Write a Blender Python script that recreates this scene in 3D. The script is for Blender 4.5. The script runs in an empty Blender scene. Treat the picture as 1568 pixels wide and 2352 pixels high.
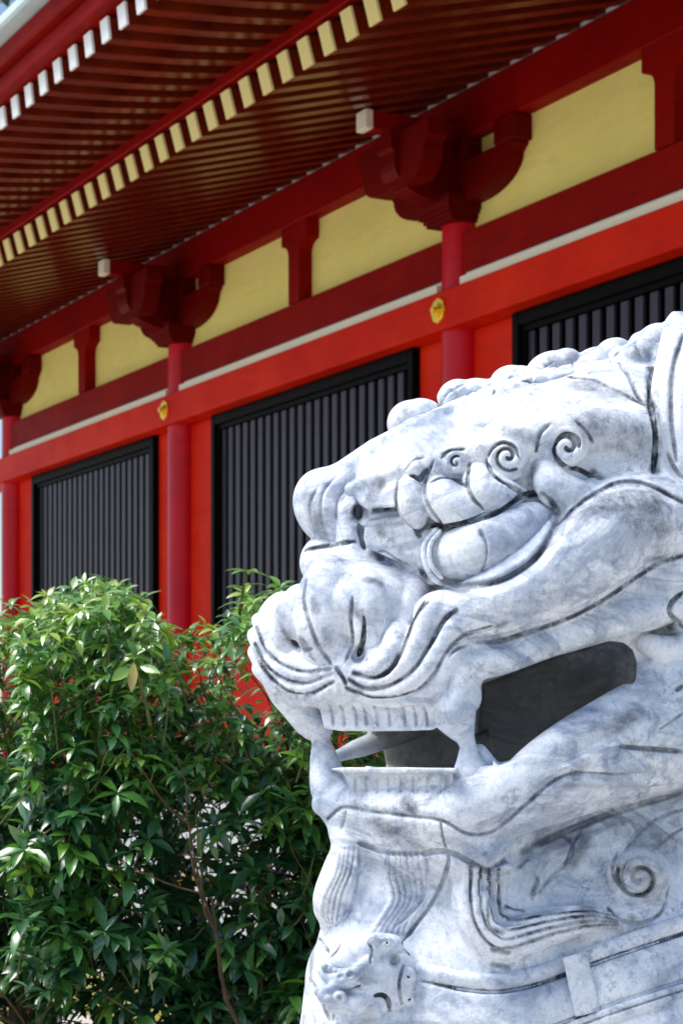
import bpy, bmesh, math, random, os
import numpy as np
from mathutils import Vector, Matrix, noise
R = math.radians
sc = bpy.context.scene
col = sc.collection


# ------------------------------------------------------------------ camera
F = 4573.0; CX, HY = 784.0, 1680.0; EYE = 1.5          # focal length and horizon of the 1568 x 2352 picture
cam = bpy.data.cameras.new('camera'); camo = bpy.data.objects.new('camera', cam); col.objects.link(camo)
cam.sensor_fit = 'VERTICAL'; cam.sensor_height = 36.0; cam.lens = 36.0 * F / 2352
cam.shift_y = (HY - 1176) / 2352
cam.clip_start = 0.1; cam.clip_end = 2000
camo.location = (0, 0, EYE); camo.rotation_euler = (R(90), 0, 0)
cam.dof.use_dof = True; cam.dof.focus_distance = 2.85; cam.dof.aperture_fstop = 14.0
sc.camera = camo

# ------------------------------------------------------------------ light
SUN_EL, SUN_AZ = 60, -98          # azimuth: degrees clockwise from +Y
w = bpy.data.worlds.new('World'); sc.world = w; w.use_nodes = True
nt = w.node_tree; nt.nodes.clear()
sky = nt.nodes.new('ShaderNodeTexSky'); sky.sky_type = 'NISHITA'; sky.sun_disc = False
sky.sun_elevation = R(SUN_EL); sky.sun_rotation = R(SUN_AZ)
sky.air_density = 1.0; sky.dust_density = 0.8; sky.ozone_density = 1.0
bg = nt.nodes.new('ShaderNodeBackground'); bg.inputs[1].default_value = 0.11
ow = nt.nodes.new('ShaderNodeOutputWorld')
nt.links.new(sky.outputs[0], bg.inputs[0]); nt.links.new(bg.outputs[0], ow.inputs[0])
sl = bpy.data.lights.new('sun', 'SUN'); sl.energy = 3.0; sl.angle = R(32); sl.color = (1.0, 0.975, 0.94)
so = bpy.data.objects.new('sun', sl); col.objects.link(so)
az = R(SUN_AZ); el = R(SUN_EL)
sdir = Vector((math.sin(az) * math.cos(el), math.cos(az) * math.cos(el), math.sin(el)))
so.rotation_euler = sdir.to_track_quat('Z', 'Y').to_euler(); so.location = (0, 0, 10)
vs = sc.view_settings; vs.view_transform = 'Standard'; vs.look = 'None'; vs.gamma = 1; vs.exposure = 0.68
sc.cycles.max_bounces = 8

# ------------------------------------------------------------------ helpers
def tag(o, label=None, cat=None, group=None, kind=None):
    if label: o['label'] = label
    if cat: o['category'] = cat
    if group: o['group'] = group
    if kind: o['kind'] = kind
    return o

def empty(name, loc=(0, 0, 0), rz=0):
    o = bpy.data.objects.new(name, None); o.empty_display_size = 0.1
    col.objects.link(o); o.location = loc; o.rotation_euler = (0, 0, rz)
    return o

def mesh_obj(name, verts, faces, mats, parent=None, mi=None, smooth=False, attrs=None):
    me = bpy.data.meshes.new(name)
    verts = np.asarray(verts, dtype=np.float32).reshape(-1, 3)
    if isinstance(faces, np.ndarray):
        n, k = faces.shape
        me.vertices.add(len(verts)); me.vertices.foreach_set('co', verts.ravel())
        me.loops.add(n * k); me.loops.foreach_set('vertex_index', faces.astype(np.int32).ravel())
        me.polygons.add(n); me.polygons.foreach_set('loop_start', np.arange(0, n * k, k, dtype=np.int32))
        me.update(calc_edges=True)
    else:
        me.from_pydata([tuple(map(float, v)) for v in verts], [], faces)
    if not isinstance(mats, (list, tuple)): mats = [mats]
    for m in mats: me.materials.append(m)
    if mi is not None: me.polygons.foreach_set('material_index', np.asarray(mi, dtype=np.int32))
    if smooth: me.polygons.foreach_set('use_smooth', np.ones(len(me.polygons), dtype=bool))
    for k, v in (attrs or {}).items():
        v = np.asarray(v, dtype=np.float32)
        a = me.attributes.new(k, 'FLOAT', 'POINT'); a.data.foreach_set('value', v.ravel())
    me.update()
    o = bpy.data.objects.new(name, me); col.objects.link(o)
    if parent is not None: o.parent = parent
    return o

class MB:
    """collects solid pieces of one part"""
    def __init__(s): s.v = []; s.f = []; s.m = []; s.sm = []
    def box(s, x0, x1, y0, y1, z0, z1, m=0, b=0.0):
        if x0 > x1: x0, x1 = x1, x0
        if y0 > y1: y0, y1 = y1, y0
        if z0 > z1: z0, z1 = z1, z0
        if b > 0:
            prof = []
            X, Y = (x0, x1), (y0, y1)
            pts = [(x0 + b, y0), (x1 - b, y0), (x1, y0 + b), (x1, y1 - b), (x1 - b, y1), (x0 + b, y1), (x0, y1 - b), (x0, y0 + b)]
            cx, cy = (x0 + x1) / 2, (y0 + y1) / 2
            def ring(z, ins):
                return [(x + (ins if x < cx else -ins), y + (ins if y < cy else -ins), z) for x, y in pts]
            rings = [ring(z0, b), ring(z0 + b, 0), ring(z1 - b, 0), ring(z1, b)]
            k = len(s.v)
            for r_ in rings: s.v += r_
            for i in range(3):
                for j in range(8):
                    s.f.append((k + i * 8 + j, k + i * 8 + (j + 1) % 8, k + i * 8 + 8 + (j + 1) % 8, k + i * 8 + 8 + j)); s.m.append(m)
            s.f.append(tuple(k + j for j in range(7, -1, -1))); s.m.append(m)
            s.f.append(tuple(k + 24 + j for j in range(8))); s.m.append(m)
            return s
        k = len(s.v)
        s.v += [(x0, y0, z0), (x1, y0, z0), (x1, y1, z0), (x0, y1, z0), (x0, y0, z1), (x1, y0, z1), (x1, y1, z1), (x0, y1, z1)]
        for q in ((0, 3, 2, 1), (4, 5, 6, 7), (0, 1, 5, 4), (1, 2, 6, 5), (2, 3, 7, 6), (3, 0, 4, 7)):
            s.f.append(tuple(k + i for i in q)); s.m.append(m)
        return s
    def prism(s, prof, a, b, axis='y', m=0, caps=None):
        """prof: counter-clockwise (p, z) outline; extruded from a to b along axis"""
        k = len(s.v); n = len(prof)
        for t in (a, b):
            for p, z in prof:
                s.v.append((p, t, z) if axis == 'y' else (t, p, z))
        for i in range(n):
            j = (i + 1) % n; s.f.append((k + i, k + j, k + n + j, k + n + i)); s.m.append(m)
        s.f.append(tuple(k + i for i in range(n - 1, -1, -1))); s.m.append(m if caps is None else caps)
        s.f.append(tuple(k + n + i for i in range(n))); s.m.append(m if caps is None else caps)
        return s
    def lathe(s, prof, cx, cy, n=32, m=0):
        k = len(s.v); L = len(prof)
        for r, z in prof:
            for i in range(n):
                a = 2 * math.pi * i / n; s.v.append((cx + r * math.cos(a), cy + r * math.sin(a), z))
        for l in range(L - 1):
            for i in range(n):
                j = (i + 1) % n; s.f.append((k + l * n + i, k + l * n + j, k + (l + 1) * n + j, k + (l + 1) * n + i)); s.m.append(m)
        s.f.append(tuple(k + i for i in range(n - 1, -1, -1))); s.m.append(m)
        s.f.append(tuple(k + (L - 1) * n + i for i in range(n))); s.m.append(m)
        return s
    def tube(s, pts, radii, n=8, m=0):
        pts = [Vector(p) for p in pts]; k = len(s.v); L = len(pts)
        up = Vector((0.13, 0.21, 0.97))
        for i, p in enumerate(pts):
            d = (pts[min(i + 1, L - 1)] - pts[max(i - 1, 0)]).normalized()
            a = d.cross(up)
            if a.length < 1e-3: a = d.cross(Vector((1, 0, 0)))
            a.normalize(); b = d.cross(a)
            r = radii[i] if hasattr(radii, '__len__') else radii
            for j in range(n):
                t = 2 * math.pi * j / n; s.v.append(tuple(p + r * (math.cos(t) * a + math.sin(t) * b)))
        for l in range(L - 1):
            for i in range(n):
                j = (i + 1) % n; s.f.append((k + l * n + i, k + (l + 1) * n + i, k + (l + 1) * n + j, k + l * n + j)); s.m.append(m)
        s.f.append(tuple(k + i for i in range(n))); s.m.append(m)
        s.f.append(tuple(k + (L - 1) * n + i for i in range(n - 1, -1, -1))); s.m.append(m)
        return s
    def build(s, name, mats, parent=None, smooth=False, recalc=True):
        o = mesh_obj(name, s.v, s.f, mats, parent, mi=s.m, smooth=smooth)
        if recalc:
            bm = bmesh.new(); bm.from_mesh(o.data); bmesh.ops.recalc_face_normals(bm, faces=bm.faces[:]); bm.to_mesh(o.data); bm.free()
        if smooth:
            me = o.data
            try: me.set_sharp_from_angle(angle=R(38))
            except Exception: pass
        return o

# ------------------------------------------------------------------ materials
def new_mat(name):
    m = bpy.data.materials.new(name); m.use_nodes = True
    return m, m.node_tree, m.node_tree.nodes['Principled BSDF']
def N(nt, t, **kw):
    n = nt.nodes.new(t)
    for k, v in kw.items():
        if k.startswith('i_'): n.inputs[int(k[2:])].default_value = v
        else: setattr(n, k, v)
    return n
def ramp(nt, src, stops):
    r = nt.nodes.new('ShaderNodeValToRGB'); e = r.color_ramp.elements
    while len(e) > 1: e.remove(e[-1])
    e[0].position = stops[0][0]; e[0].color = stops[0][1] + (1,)
    for p, c in stops[1:]:
        x = e.new(p); x.color = c + (1,)
    nt.links.new(src, r.inputs[0]); return r
def g3(v): return (v, v, v)
def mix(nt, fac, a, b, mode='MIX'):
    m = nt.nodes.new('ShaderNodeMix'); m.data_type = 'RGBA'; m.blend_type = mode
    for inp, v in ((0, fac), (6, a), (7, b)):
        if hasattr(v, 'links'): nt.links.new(v, m.inputs[inp])
        elif isinstance(v, (int, float)): m.inputs[inp].default_value = v
        else: m.inputs[inp].default_value = tuple(v) + (1,)
    return m.outputs[2]
def noise_tex(nt, vec, scale, detail=4, rough=0.55, dist=0.0):
    n = nt.nodes.new('ShaderNodeTexNoise'); n.inputs['Scale'].default_value = scale
    n.inputs['Detail'].default_value = detail; n.inputs['Roughness'].default_value = rough; n.inputs['Distortion'].default_value = dist
    if vec is not None: nt.links.new(vec, n.inputs['Vector'])
    return n.outputs[0]
def obj_vec(nt, scale=(1, 1, 1), rot=(0, 0, 0)):
    t = nt.nodes.new('ShaderNodeTexCoord'); mp = nt.nodes.new('ShaderNodeMapping')
    mp.inputs['Scale'].default_value = scale; mp.inputs['Rotation'].default_value = rot
    nt.links.new(t.outputs['Object'], mp.inputs[0]); return mp.outputs[0]

def paint(name, c1, c2, rough=0.35, scale=3.0, bump=0.02, coat=0.0, stretch=(1, 1, 1), spec=0.18, wear=0.0):
    m, nt, b = new_mat(name); b.inputs['Specular IOR Level'].default_value = spec
    v = obj_vec(nt, stretch)
    f = noise_tex(nt, v, scale, 6, 0.6)
    r = ramp(nt, f, [(0.3, c1), (0.7, c2)])
    c = r.outputs[0]
    if wear:
        wn = noise_tex(nt, obj_vec(nt, (1.2, 1.2, 7.0)), 3.5, 7, 0.68, 0.5)
        c = mix(nt, mixfac(nt, ramp(nt, wn, [(0.50, g3(0.0)), (0.72, g3(1.0))]).outputs[0], wear), c, tuple(q * 0.45 for q in c2))
        wn2 = noise_tex(nt, obj_vec(nt), 14, 6, 0.7)
        c = mix(nt, mixfac(nt, ramp(nt, wn2, [(0.60, g3(0.0)), (0.75, g3(1.0))]).outputs[0], wear * 0.8), c, tuple(q * 0.5 for q in c2))
    nt.links.new(c, b.inputs['Base Color'])
    f2 = noise_tex(nt, v, scale * 4, 4)
    rr = nt.nodes.new('ShaderNodeMapRange'); rr.inputs[3].default_value = rough - 0.07; rr.inputs[4].default_value = rough + 0.1
    nt.links.new(f2, rr.inputs[0]); nt.links.new(rr.outputs[0], b.inputs['Roughness'])
    if coat: b.inputs['Coat Weight'].default_value = coat; b.inputs['Coat Roughness'].default_value = 0.15
    if bump:
        bp = nt.nodes.new('ShaderNodeBump'); bp.inputs['Strength'].default_value = 0.3; bp.inputs['Distance'].default_value = bump
        nt.links.new(f2, bp.inputs['Height']); nt.links.new(bp.outputs[0], b.inputs['Normal'])
    return m

def marble():
    m, nt, b = new_mat('weathered_marble')
    v = obj_vec(nt)
    v2 = obj_vec(nt, (1.0, 1.0, 2.2), (0.3, 0.5, 0.8))
    # broad cloudy tone
    f = noise_tex(nt, v, 7, 6, 0.62, 0.6)
    base = ramp(nt, f, [(0.29, (0.30, 0.35, 0.46)), (0.39, (0.62, 0.67, 0.76)), (0.47, (0.82, 0.845, 0.89)), (0.7, (0.88, 0.89, 0.915))]).outputs[0]
    # grey blue veins: ridged noise
    def vein(vec, scale, dist, lo, hi, off):
        n = noise_tex(nt, vec, scale, 5, 0.6, dist)
        a = N(nt, 'ShaderNodeMath', operation='SUBTRACT'); nt.links.new(n, a.inputs[0]); a.inputs[1].default_value = off
        c = N(nt, 'ShaderNodeMath', operation='ABSOLUTE'); nt.links.new(a.outputs[0], c.inputs[0])
        return ramp(nt, c.outputs[0], [(lo, g3(1.0)), (hi, g3(0.0))]).outputs[0]
    patch = ramp(nt, noise_tex(nt, v, 4.0, 3, 0.5), [(0.42, g3(0.05)), (0.62, g3(1.0))]).outputs[0]
    v_a = vein(v2, 3.6, 0.9, 0.0, 0.055, 0.5)
    v_b = vein(v2, 9.0, 0.5, 0.0, 0.07, 0.47)
    va = mix(nt, 1.0, v_a, patch, 'MULTIPLY')
    c = mix(nt, mixfac(nt, va, 0.75), base, (0.22, 0.27, 0.36))
    vb = mix(nt, 1.0, v_b, patch, 'MULTIPLY')
    c = mix(nt, mixfac(nt, vb, 0.45), c, (0.38, 0.44, 0.54))
    # fine weathering speckle on old surfaces
    sp = noise_tex(nt, v, 70, 6, 0.75)
    area = ramp(nt, noise_tex(nt, v, 9, 3, 0.5, 0.4), [(0.44, g3(0.0)), (0.60, g3(1.0))]).outputs[0]
    spk = ramp(nt, sp, [(0.50, g3(0.0)), (0.62, g3(1.0))]).outputs[0]
    c = mix(nt, mixfac(nt, mix(nt, 1.0, spk, area, 'MULTIPLY'), 0.65), c, (0.27, 0.30, 0.37))
    mot = ramp(nt, noise_tex(nt, v, 26, 8, 0.65, 0.8), [(0.33, (0.42, 0.47, 0.57)), (0.42, (0.86, 0.88, 0.93)), (0.48, g3(1.0)), (0.66, g3(1.04))]).outputs[0]
    c = mix(nt, 0.8, c, mot, 'MULTIPLY')
    st = ramp(nt, noise_tex(nt, obj_vec(nt, (26, 26, 2.6)), 1.0, 5, 0.65, 0.4), [(0.34, (0.66, 0.69, 0.76)), (0.48, g3(1.0))]).outputs[0]
    c = mix(nt, 0.45, c, st, 'MULTIPLY')
    gn = ramp(nt, noise_tex(nt, v, 230, 4, 0.7), [(0.36, (0.70, 0.73, 0.78)), (0.50, g3(1.0)), (0.62, g3(1.06))]).outputs[0]
    c = mix(nt, 0.55, c, gn, 'MULTIPLY')
    # grime and crease shade painted into the stone colour (vertex attribute), broken up
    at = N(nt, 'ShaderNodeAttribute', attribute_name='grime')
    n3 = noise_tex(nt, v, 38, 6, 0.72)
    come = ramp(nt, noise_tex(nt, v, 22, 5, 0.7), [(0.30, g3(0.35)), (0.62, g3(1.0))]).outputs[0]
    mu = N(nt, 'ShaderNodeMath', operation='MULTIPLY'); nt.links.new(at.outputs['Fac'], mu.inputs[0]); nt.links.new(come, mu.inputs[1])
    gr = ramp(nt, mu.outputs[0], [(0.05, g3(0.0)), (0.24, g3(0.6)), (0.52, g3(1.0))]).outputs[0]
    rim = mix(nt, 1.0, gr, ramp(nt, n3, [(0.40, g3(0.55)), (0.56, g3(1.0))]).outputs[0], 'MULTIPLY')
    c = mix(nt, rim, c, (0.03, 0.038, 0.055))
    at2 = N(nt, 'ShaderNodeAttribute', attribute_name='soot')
    c = mix(nt, mixfac(nt, at2.outputs['Fac'], 0.72), c, (0.15, 0.13, 0.09))  # brown stain plus shade of the mouth hollow, mixed into the colour
    nt.links.new(c, b.inputs['Base Color'])
    b.inputs['Roughness'].default_value = 0.45
    b.inputs['Specular IOR Level'].default_value = 0.4
    b.inputs['Subsurface Weight'].default_value = 0.0
    bp = nt.nodes.new('ShaderNodeBump'); bp.inputs['Strength'].default_value = 0.55; bp.inputs['Distance'].default_value = 0.004
    n4 = noise_tex(nt, v, 60, 8, 0.65)
    nt.links.new(n4, bp.inputs['Height']); nt.links.new(bp.outputs[0], b.inputs['Normal'])
    return m
def mixfac(nt, src, k):
    a = N(nt, 'ShaderNodeMath', operation='MULTIPLY'); nt.links.new(src, a.inputs[0]); a.inputs[1].default_value = k
    return a.outputs[0]
MARBLE = marble()

# ================================================================== the marble lion
# The carving is modelled as a solid distance field and then turned into one mesh. x, y, w are millimetre-like
# units of the statue seen from its front corner (x right, y down, w away); lion_pt turns them into metres.
LZ, LS = 2.62, 4573.0 / 2.62
def lion_pt(P):
    P = np.asarray(P, dtype=np.float64)
    Z = LZ + P[..., 2] / LS
    return np.stack([(P[..., 0] - CX) / F * Z, Z, EYE + (HY - P[..., 1]) / F * Z], -1)
def A(u, v): return (574.2 + 0.6338 * u, 717.7 + 0.6338 * v)
def B(u, v): return (574.2 + 0.6338 * u, 1320.5 + 0.6338 * v)
def Cc(u, v): return (649.4 + 0.5859 * u, 1837.3 + 0.5859 * v)
def Ee(u, v): return (631.6 + 0.4028 * u, 976 + 0.4028 * v)
def Ff(u, v): return (631.6 + 0.476 * u, 976 + 0.476 * v)
def Dd(u, v): return (1090.9 + 0.3043 * u, 717.7 + 0.3043 * v)

def spline(P, step=7.0):
    P = np.asarray(P, dtype=np.float64)
    if len(P) < 3:
        n = max(2, int(np.linalg.norm(P[-1][:2] - P[0][:2]) / step) + 1); t = np.linspace(0, 1, n)[:, None]
        return P[0] * (1 - t) + P[-1] * t
    Q = np.vstack([2 * P[0] - P[1], P, 2 * P[-1] - P[-2]]); out = []
    for i in range(1, len(Q) - 2):
        p0, p1, p2, p3 = Q[i - 1], Q[i], Q[i + 1], Q[i + 2]
        n = max(2, int(np.linalg.norm((p2 - p1)[:2]) / step) + 1)
        t = np.linspace(0, 1, n, endpoint=False)[:, None]
        out.append(0.5 * (2 * p1 + (p2 - p0) * t + (2 * p0 - 5 * p1 + 4 * p2 - p3) * t ** 2 + (3 * p1 - p0 - 3 * p2 + p3) * t ** 3))
    out.append(P[-1:]); return np.vstack(out)

def smin(a, b, k):
    if k <= 0: return np.minimum(a, b)
    h = np.clip(k - np.abs(a - b), 0, None) / k
    return np.minimum(a, b) - h * h * k * 0.25
def smax(a, b, k): return -smin(-a, -b, k)

class Field:
    def __init__(s, x0, x1, y0, y1, w0, w1, vox):
        s.o = np.array([x0, y0, w0], dtype=np.float32); s.vx = vox
        s.n = [int((b - a) / vox) + 1 for a, b in ((x0, x1), (y0, y1), (w0, w1))]
        s.phi = np.full(s.n, 60.0, dtype=np.float32)
        s.ax = [s.o[i] + np.arange(s.n[i], dtype=np.float32) * vox for i in range(3)]
        s.grime = []; s.soot = []
    def sub(s, lo, hi):
        sl = []
        for i in range(3):
            a = max(0, int(math.floor((lo[i] - s.o[i]) / s.vx))); b = min(s.n[i], int(math.ceil((hi[i] - s.o[i]) / s.vx)) + 1)
            if a >= b: return None
            sl.append(slice(a, b))
        return tuple(sl)
    def grid(s, sl):
        return s.ax[0][sl[0]][:, None, None], s.ax[1][sl[1]][None, :, None], s.ax[2][sl[2]][None, None, :]
    def put(s, sl, d, mode, k):
        p = s.phi[sl]
        s.phi[sl] = smin(p, d, k) if mode == 'add' else smax(p, -d, k)
    def ell(s, c, r, k=12, rot=0, yaw=0, mode='add'):
        """ellipsoid; rot turns it in the picture plane, yaw about the upright"""
        m = max(r) + k + 8
        sl = s.sub([c[i] - m for i in range(3)], [c[i] + m for i in range(3)])
        if sl is None: return
        X, Y, W = s.grid(sl); X = X - c[0]; Y = Y - c[1]; W = W - c[2]
        if yaw: a = R(yaw); X, W = X * math.cos(a) + W * math.sin(a), -X * math.sin(a) + W * math.cos(a)
        if rot: a = R(rot); X, Y = X * math.cos(a) + Y * math.sin(a), -X * math.sin(a) + Y * math.cos(a)
        k0 = np.sqrt((X / r[0]) ** 2 + (Y / r[1]) ** 2 + (W / r[2]) ** 2)
        k1 = np.sqrt((X / r[0] ** 2) ** 2 + (Y / r[1] ** 2) ** 2 + (W / r[2] ** 2) ** 2) + 1e-9
        s.put(sl, (k0 * (k0 - 1) / k1).astype(np.float32), mode, k)
    def tubedist(s, P, m):
        """P rows x,y,w,r"""
        rm = P[:, 3].max() + m + 1; lo = P[:, :3].min(0) - rm; hi = P[:, :3].max(0) + rm
        sl = s.sub(lo, hi)
        if sl is None: return None, None
        D = np.full([q.stop - q.start for q in sl], 1e3, dtype=np.float32)
        for i in range(len(P) - 1):
            a, b = P[i], P[i + 1]
            rr = max(a[3], b[3]) + m
            l2 = s.sub(np.minimum(a[:3], b[:3]) - rr, np.maximum(a[:3], b[:3]) + rr)
            if l2 is None: continue
            X, Y, W = s.grid(l2)
            d = (b - a).astype(np.float32); L = float((d[:3] ** 2).sum()) + 1e-9
            X = X - a[0]; Y = Y - a[1]; W = W - a[2]
            t = np.clip((X * d[0] + Y * d[1] + W * d[2]) / L, 0, 1)
            q = np.sqrt((X - t * d[0]) ** 2 + (Y - t * d[1]) ** 2 + (W - t * d[2]) ** 2) - (a[3] + t * d[3])
            l3 = tuple(slice(l2[j].start - sl[j].start, l2[j].stop - sl[j].start) for j in range(3))
            D[l3] = np.minimum(D[l3], q.astype(np.float32))
        return sl, D
    def tube(s, P, k=12, mode='add', step=None):
        P = np.asarray(P, dtype=np.float64)
        if step: P = spline(P, step)
        sl, D = s.tubedist(P, k + 10)
        if sl is not None: s.put(sl, D, mode, k)
    def prism(s, poly, w0, w1, k=6, rnd=4, mode='add', slope=(0, 0)):
        """outline in x,y pushed from depth w0 to w1; the depths lean by slope per unit x, y about the outline's centre"""
        P = np.asarray(poly, dtype=np.float32); c = P.mean(0)
        m = k + 10; ex = abs(slope[0]) * np.ptp(P[:, 0]) + abs(slope[1]) * np.ptp(P[:, 1])
        sl = s.sub([P[:, 0].min() - m, P[:, 1].min() - m, w0 - m - ex], [P[:, 0].max() + m, P[:, 1].max() + m, w1 + m + ex])
        if sl is None: return
        X, Y, W = s.grid(sl); X2, Y2 = X[:, :, 0], Y[:, :, 0]
        X2, Y2 = np.broadcast_arrays(X2, Y2)
        d = np.full(X2.shape, 1e9, dtype=np.float32); ins = np.zeros(X2.shape, dtype=bool); n = len(P)
        for i in range(n):
            a, b = P[i], P[(i + 1) % n]; e = b - a; L = (e ** 2).sum() + 1e-9
            px, py = X2 - a[0], Y2 - a[1]; t = np.clip((px * e[0] + py * e[1]) / L, 0, 1)
            d = np.minimum(d, (px - t * e[0]) ** 2 + (py - t * e[1]) ** 2)
            cr = ((a[1] > Y2) != (b[1] > Y2))
            with np.errstate(divide='ignore', invalid='ignore'):
                ins ^= cr & (X2 < (b[0] - a[0]) * (Y2 - a[1]) / (b[1] - a[1] + 1e-12) + a[0])
        d = np.sqrt(d); d = np.where(ins, -d, d) + rnd
        Wc = W - ((X - c[0]) * slope[0] + (Y - c[1]) * slope[1])
        dw = np.abs(Wc - (w0 + w1) / 2) - (w1 - w0) / 2 + rnd
        q = np.minimum(np.maximum(d[:, :, None], dw), 0) + np.sqrt(np.maximum(d[:, :, None], 0) ** 2 + np.maximum(dw, 0) ** 2) - rnd
        s.put(sl, q.astype(np.float32), mode, k)
    def sheet(s, P, Q, k=20, n=4, kin=14):
        P, Q = spline(P, 40), spline(Q, 40); m = max(len(P), len(Q))
        def rs(M): t = np.linspace(0, len(M) - 1, m); return np.stack([np.interp(t, np.arange(len(M)), M[:, c]) for c in range(4)], -1)
        P, Q = rs(P), rs(Q)
        for i in range(n): s.tube(P + (Q - P) * i / (n - 1), k=k if i in (0, n - 1) else kin)
    # ---- brushes that work on the surface already there
    def surf(s, XY, start=None):
        XY = np.atleast_2d(np.asarray(XY, dtype=np.float64)); out = []
        for q in XY:
            i = int(np.clip(round((q[0] - s.o[0]) / s.vx), 0, s.n[0] - 1)); j = int(np.clip(round((q[1] - s.o[1]) / s.vx), 0, s.n[1] - 1))
            c = s.phi[i, j]; k0 = 0 if start is None else int((start - s.o[2]) / s.vx)
            z = np.nonzero(c[k0:] < 0)[0]
            if len(z) == 0: out.append(np.nan); continue
            k = z[0] + k0
            if k > 0 and c[k - 1] > 0: out.append(s.o[2] + (k - c[k] / (c[k] - c[k - 1])) * s.vx)
            else: out.append(s.o[2] + k * s.vx)
        out = np.array(out)
        if np.isnan(out).all(): return np.full(len(out), 300.0)
        if np.isnan(out).any():
            idx = np.arange(len(out)); ok = ~np.isnan(out); out = np.interp(idx, idx[ok], out[ok])
        return out
    def lay(s, pts, step=6.0, start=None, sm=3):
        P = spline(np.array([(p[0], p[1]) for p in pts], dtype=float), step)
        wv = s.surf(P, start)
        if len(wv) > 4 and sm:
            for _ in range(sm):
                q = np.pad(wv, 1, mode='edge'); wv = (q[:-2] + 2 * q[1:-1] + q[2:]) / 4
        return P, wv
    def taper(s, n, r, t0, t1):
        t = np.linspace(0, 1, n); f = np.ones(n)
        if t0 > 0: f = np.minimum(f, 0.25 + 0.75 * np.clip(t / t0, 0, 1))
        if t1 > 0: f = np.minimum(f, 0.25 + 0.75 * np.clip((1 - t) / t1, 0, 1))
        return r * f
    def groove(s, pts, r=5, d=0.0, k=4, grime=0.5, gw=None, t0=0.12, t1=0.12, start=None, soft=0):
        P, wv = s.lay(pts, start=start)
        rr = s.taper(len(P), r, t0, t1)
        big = rr * 2.6
        if soft: s.tube(np.column_stack([P, wv + d - big + rr * 0.62, big]), k=max(k, r * 1.6), mode='cut')     # soft shoulders
        if soft: wv = wv + rr * 0.4
        s.tube(np.column_stack([P, wv + d + rr * 0.25, rr]), k=k, mode='cut')
        s.tube(np.column_stack([P, wv + d + rr * 1.1, rr * 0.55]), k=3, mode='cut')
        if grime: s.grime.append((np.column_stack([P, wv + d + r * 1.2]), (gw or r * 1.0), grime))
    def ridge(s, pts, r=10, h=5, k=6, t0=0.2, t1=0.2, start=None):
        P, wv = s.lay(pts, start=start)
        rr = s.taper(len(P), r, t0, t1)
        s.tube(np.column_stack([P, wv + rr - h * rr / r, rr]), k=k)
    def blob(s, c, r, h=8, rw=None, k=8, rot=0, yaw=0, start=None):
        wv = s.surf([c], start)[0]; rw = rw or min(r)
        s.ell((c[0], c[1], wv + rw - h), (r[0], r[1], rw), k=k, rot=rot, yaw=yaw)
    def rolls(s, curves, sink=0.3, k=3, over=1.08, grime=0.5, ends=0.15, start=None, gw=4.5, grow=1.0):
        """rounded strands filling the space between neighbouring curves"""
        C = []
        for c in curves:
            P = spline(np.array([(q[0], q[1]) for q in c], dtype=float), 6); L = np.r_[0, np.cumsum(np.linalg.norm(np.diff(P, axis=0), axis=1))]
            t = np.linspace(0, L[-1], 46); C.append(np.stack([np.interp(t, L, P[:, 0]), np.interp(t, L, P[:, 1])], -1))
        T = []
        for a, b in zip(C[:-1], C[1:]):
            m = (a + b) / 2; r = np.maximum(np.linalg.norm(a - b, axis=1) / 2 * over, 3.0); wv = s.surf(m, start)
            for _ in range(5): q = np.pad(wv, 1, mode='edge'); wv = (q[:-2] + 2 * q[1:-1] + q[2:]) / 4
            e = np.minimum(np.clip(np.linspace(0, 1, 46) / max(ends, 1e-3), 0, 1), np.clip(np.linspace(1, 0, 46) / max(ends, 1e-3), 0, 1)) if ends else np.ones(46)
            T.append(np.column_stack([m, wv + r * (sink + (1 - e) * 0.6), r]))
        for t in T: s.tube(t, k=k)
        if grime:
            for c in C[1:-1]:
                wv = s.surf(c, start); s.grime.append((np.column_stack([c, wv]), gw, grime))
    def dent(s, c, r, d=6, rw=None, k=6, rot=0, grime=0, start=None):
        wv = s.surf([c], start)[0]; rw = rw or min(r)
        s.ell((c[0], c[1], wv - rw + d), (r[0], r[1], rw), k=k, rot=rot, mode='cut')
        if grime: s.grime.append((np.array([[c[0], c[1], wv]]), max(r), grime))
    def spiral(s, c, Ro, turns=1.5, r=5, h=14, hand=1, a0=0, asp=1.0, k=6, grime=0.75, ri=0.12, dome=True):
        """a carved curl: a raised boss with a groove winding in"""
        if dome: s.blob(c, (Ro * 1.02, Ro * asp * 1.02), h=h, rw=Ro * 0.7, k=k)
        n = int(26 * turns); pts = []
        for i in range(n + 1):
            t = i / n; a = R(a0) + hand * 2 * math.pi * turns * t; q = Ro * (1 - (1 - ri) * t ** 0.9)
            pts.append((c[0] + q * math.cos(a), c[1] + q * asp * math.sin(a)))
        P = np.array(pts); wv = s.surf([c])[0] + (h * 1.0 if dome else 0) * np.clip(np.hypot(P[:, 0] - c[0], P[:, 1] - c[1]) / Ro, 0, 1) ** 2
        rr = np.linspace(r * 1.5, r * 0.9, len(P)); pitch = Ro * (1 - ri) / turns; 
        s.tube(np.column_stack([P, wv + rr * 0.1, rr * 1.0]), k=3, mode='add')
        ang = pitch * 0.5; Pg = np.array([(c[0] + (math.hypot(x - c[0], (y - c[1]) / asp) - ang) / (math.hypot(x - c[0], (y - c[1]) / asp) + 1e-6) * (x - c[0]), c[1] + (math.hypot(x - c[0], (y - c[1]) / asp) - ang) / (math.hypot(x - c[0], (y - c[1]) / asp) + 1e-6) * (y - c[1])) for x, y in P[: int(n * 0.8)]])
        s.tube(np.column_stack([Pg, wv[: len(Pg)] + 2, np.linspace(r * 1.0, r * 0.6, len(Pg))]), k=4, mode='cut')
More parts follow.
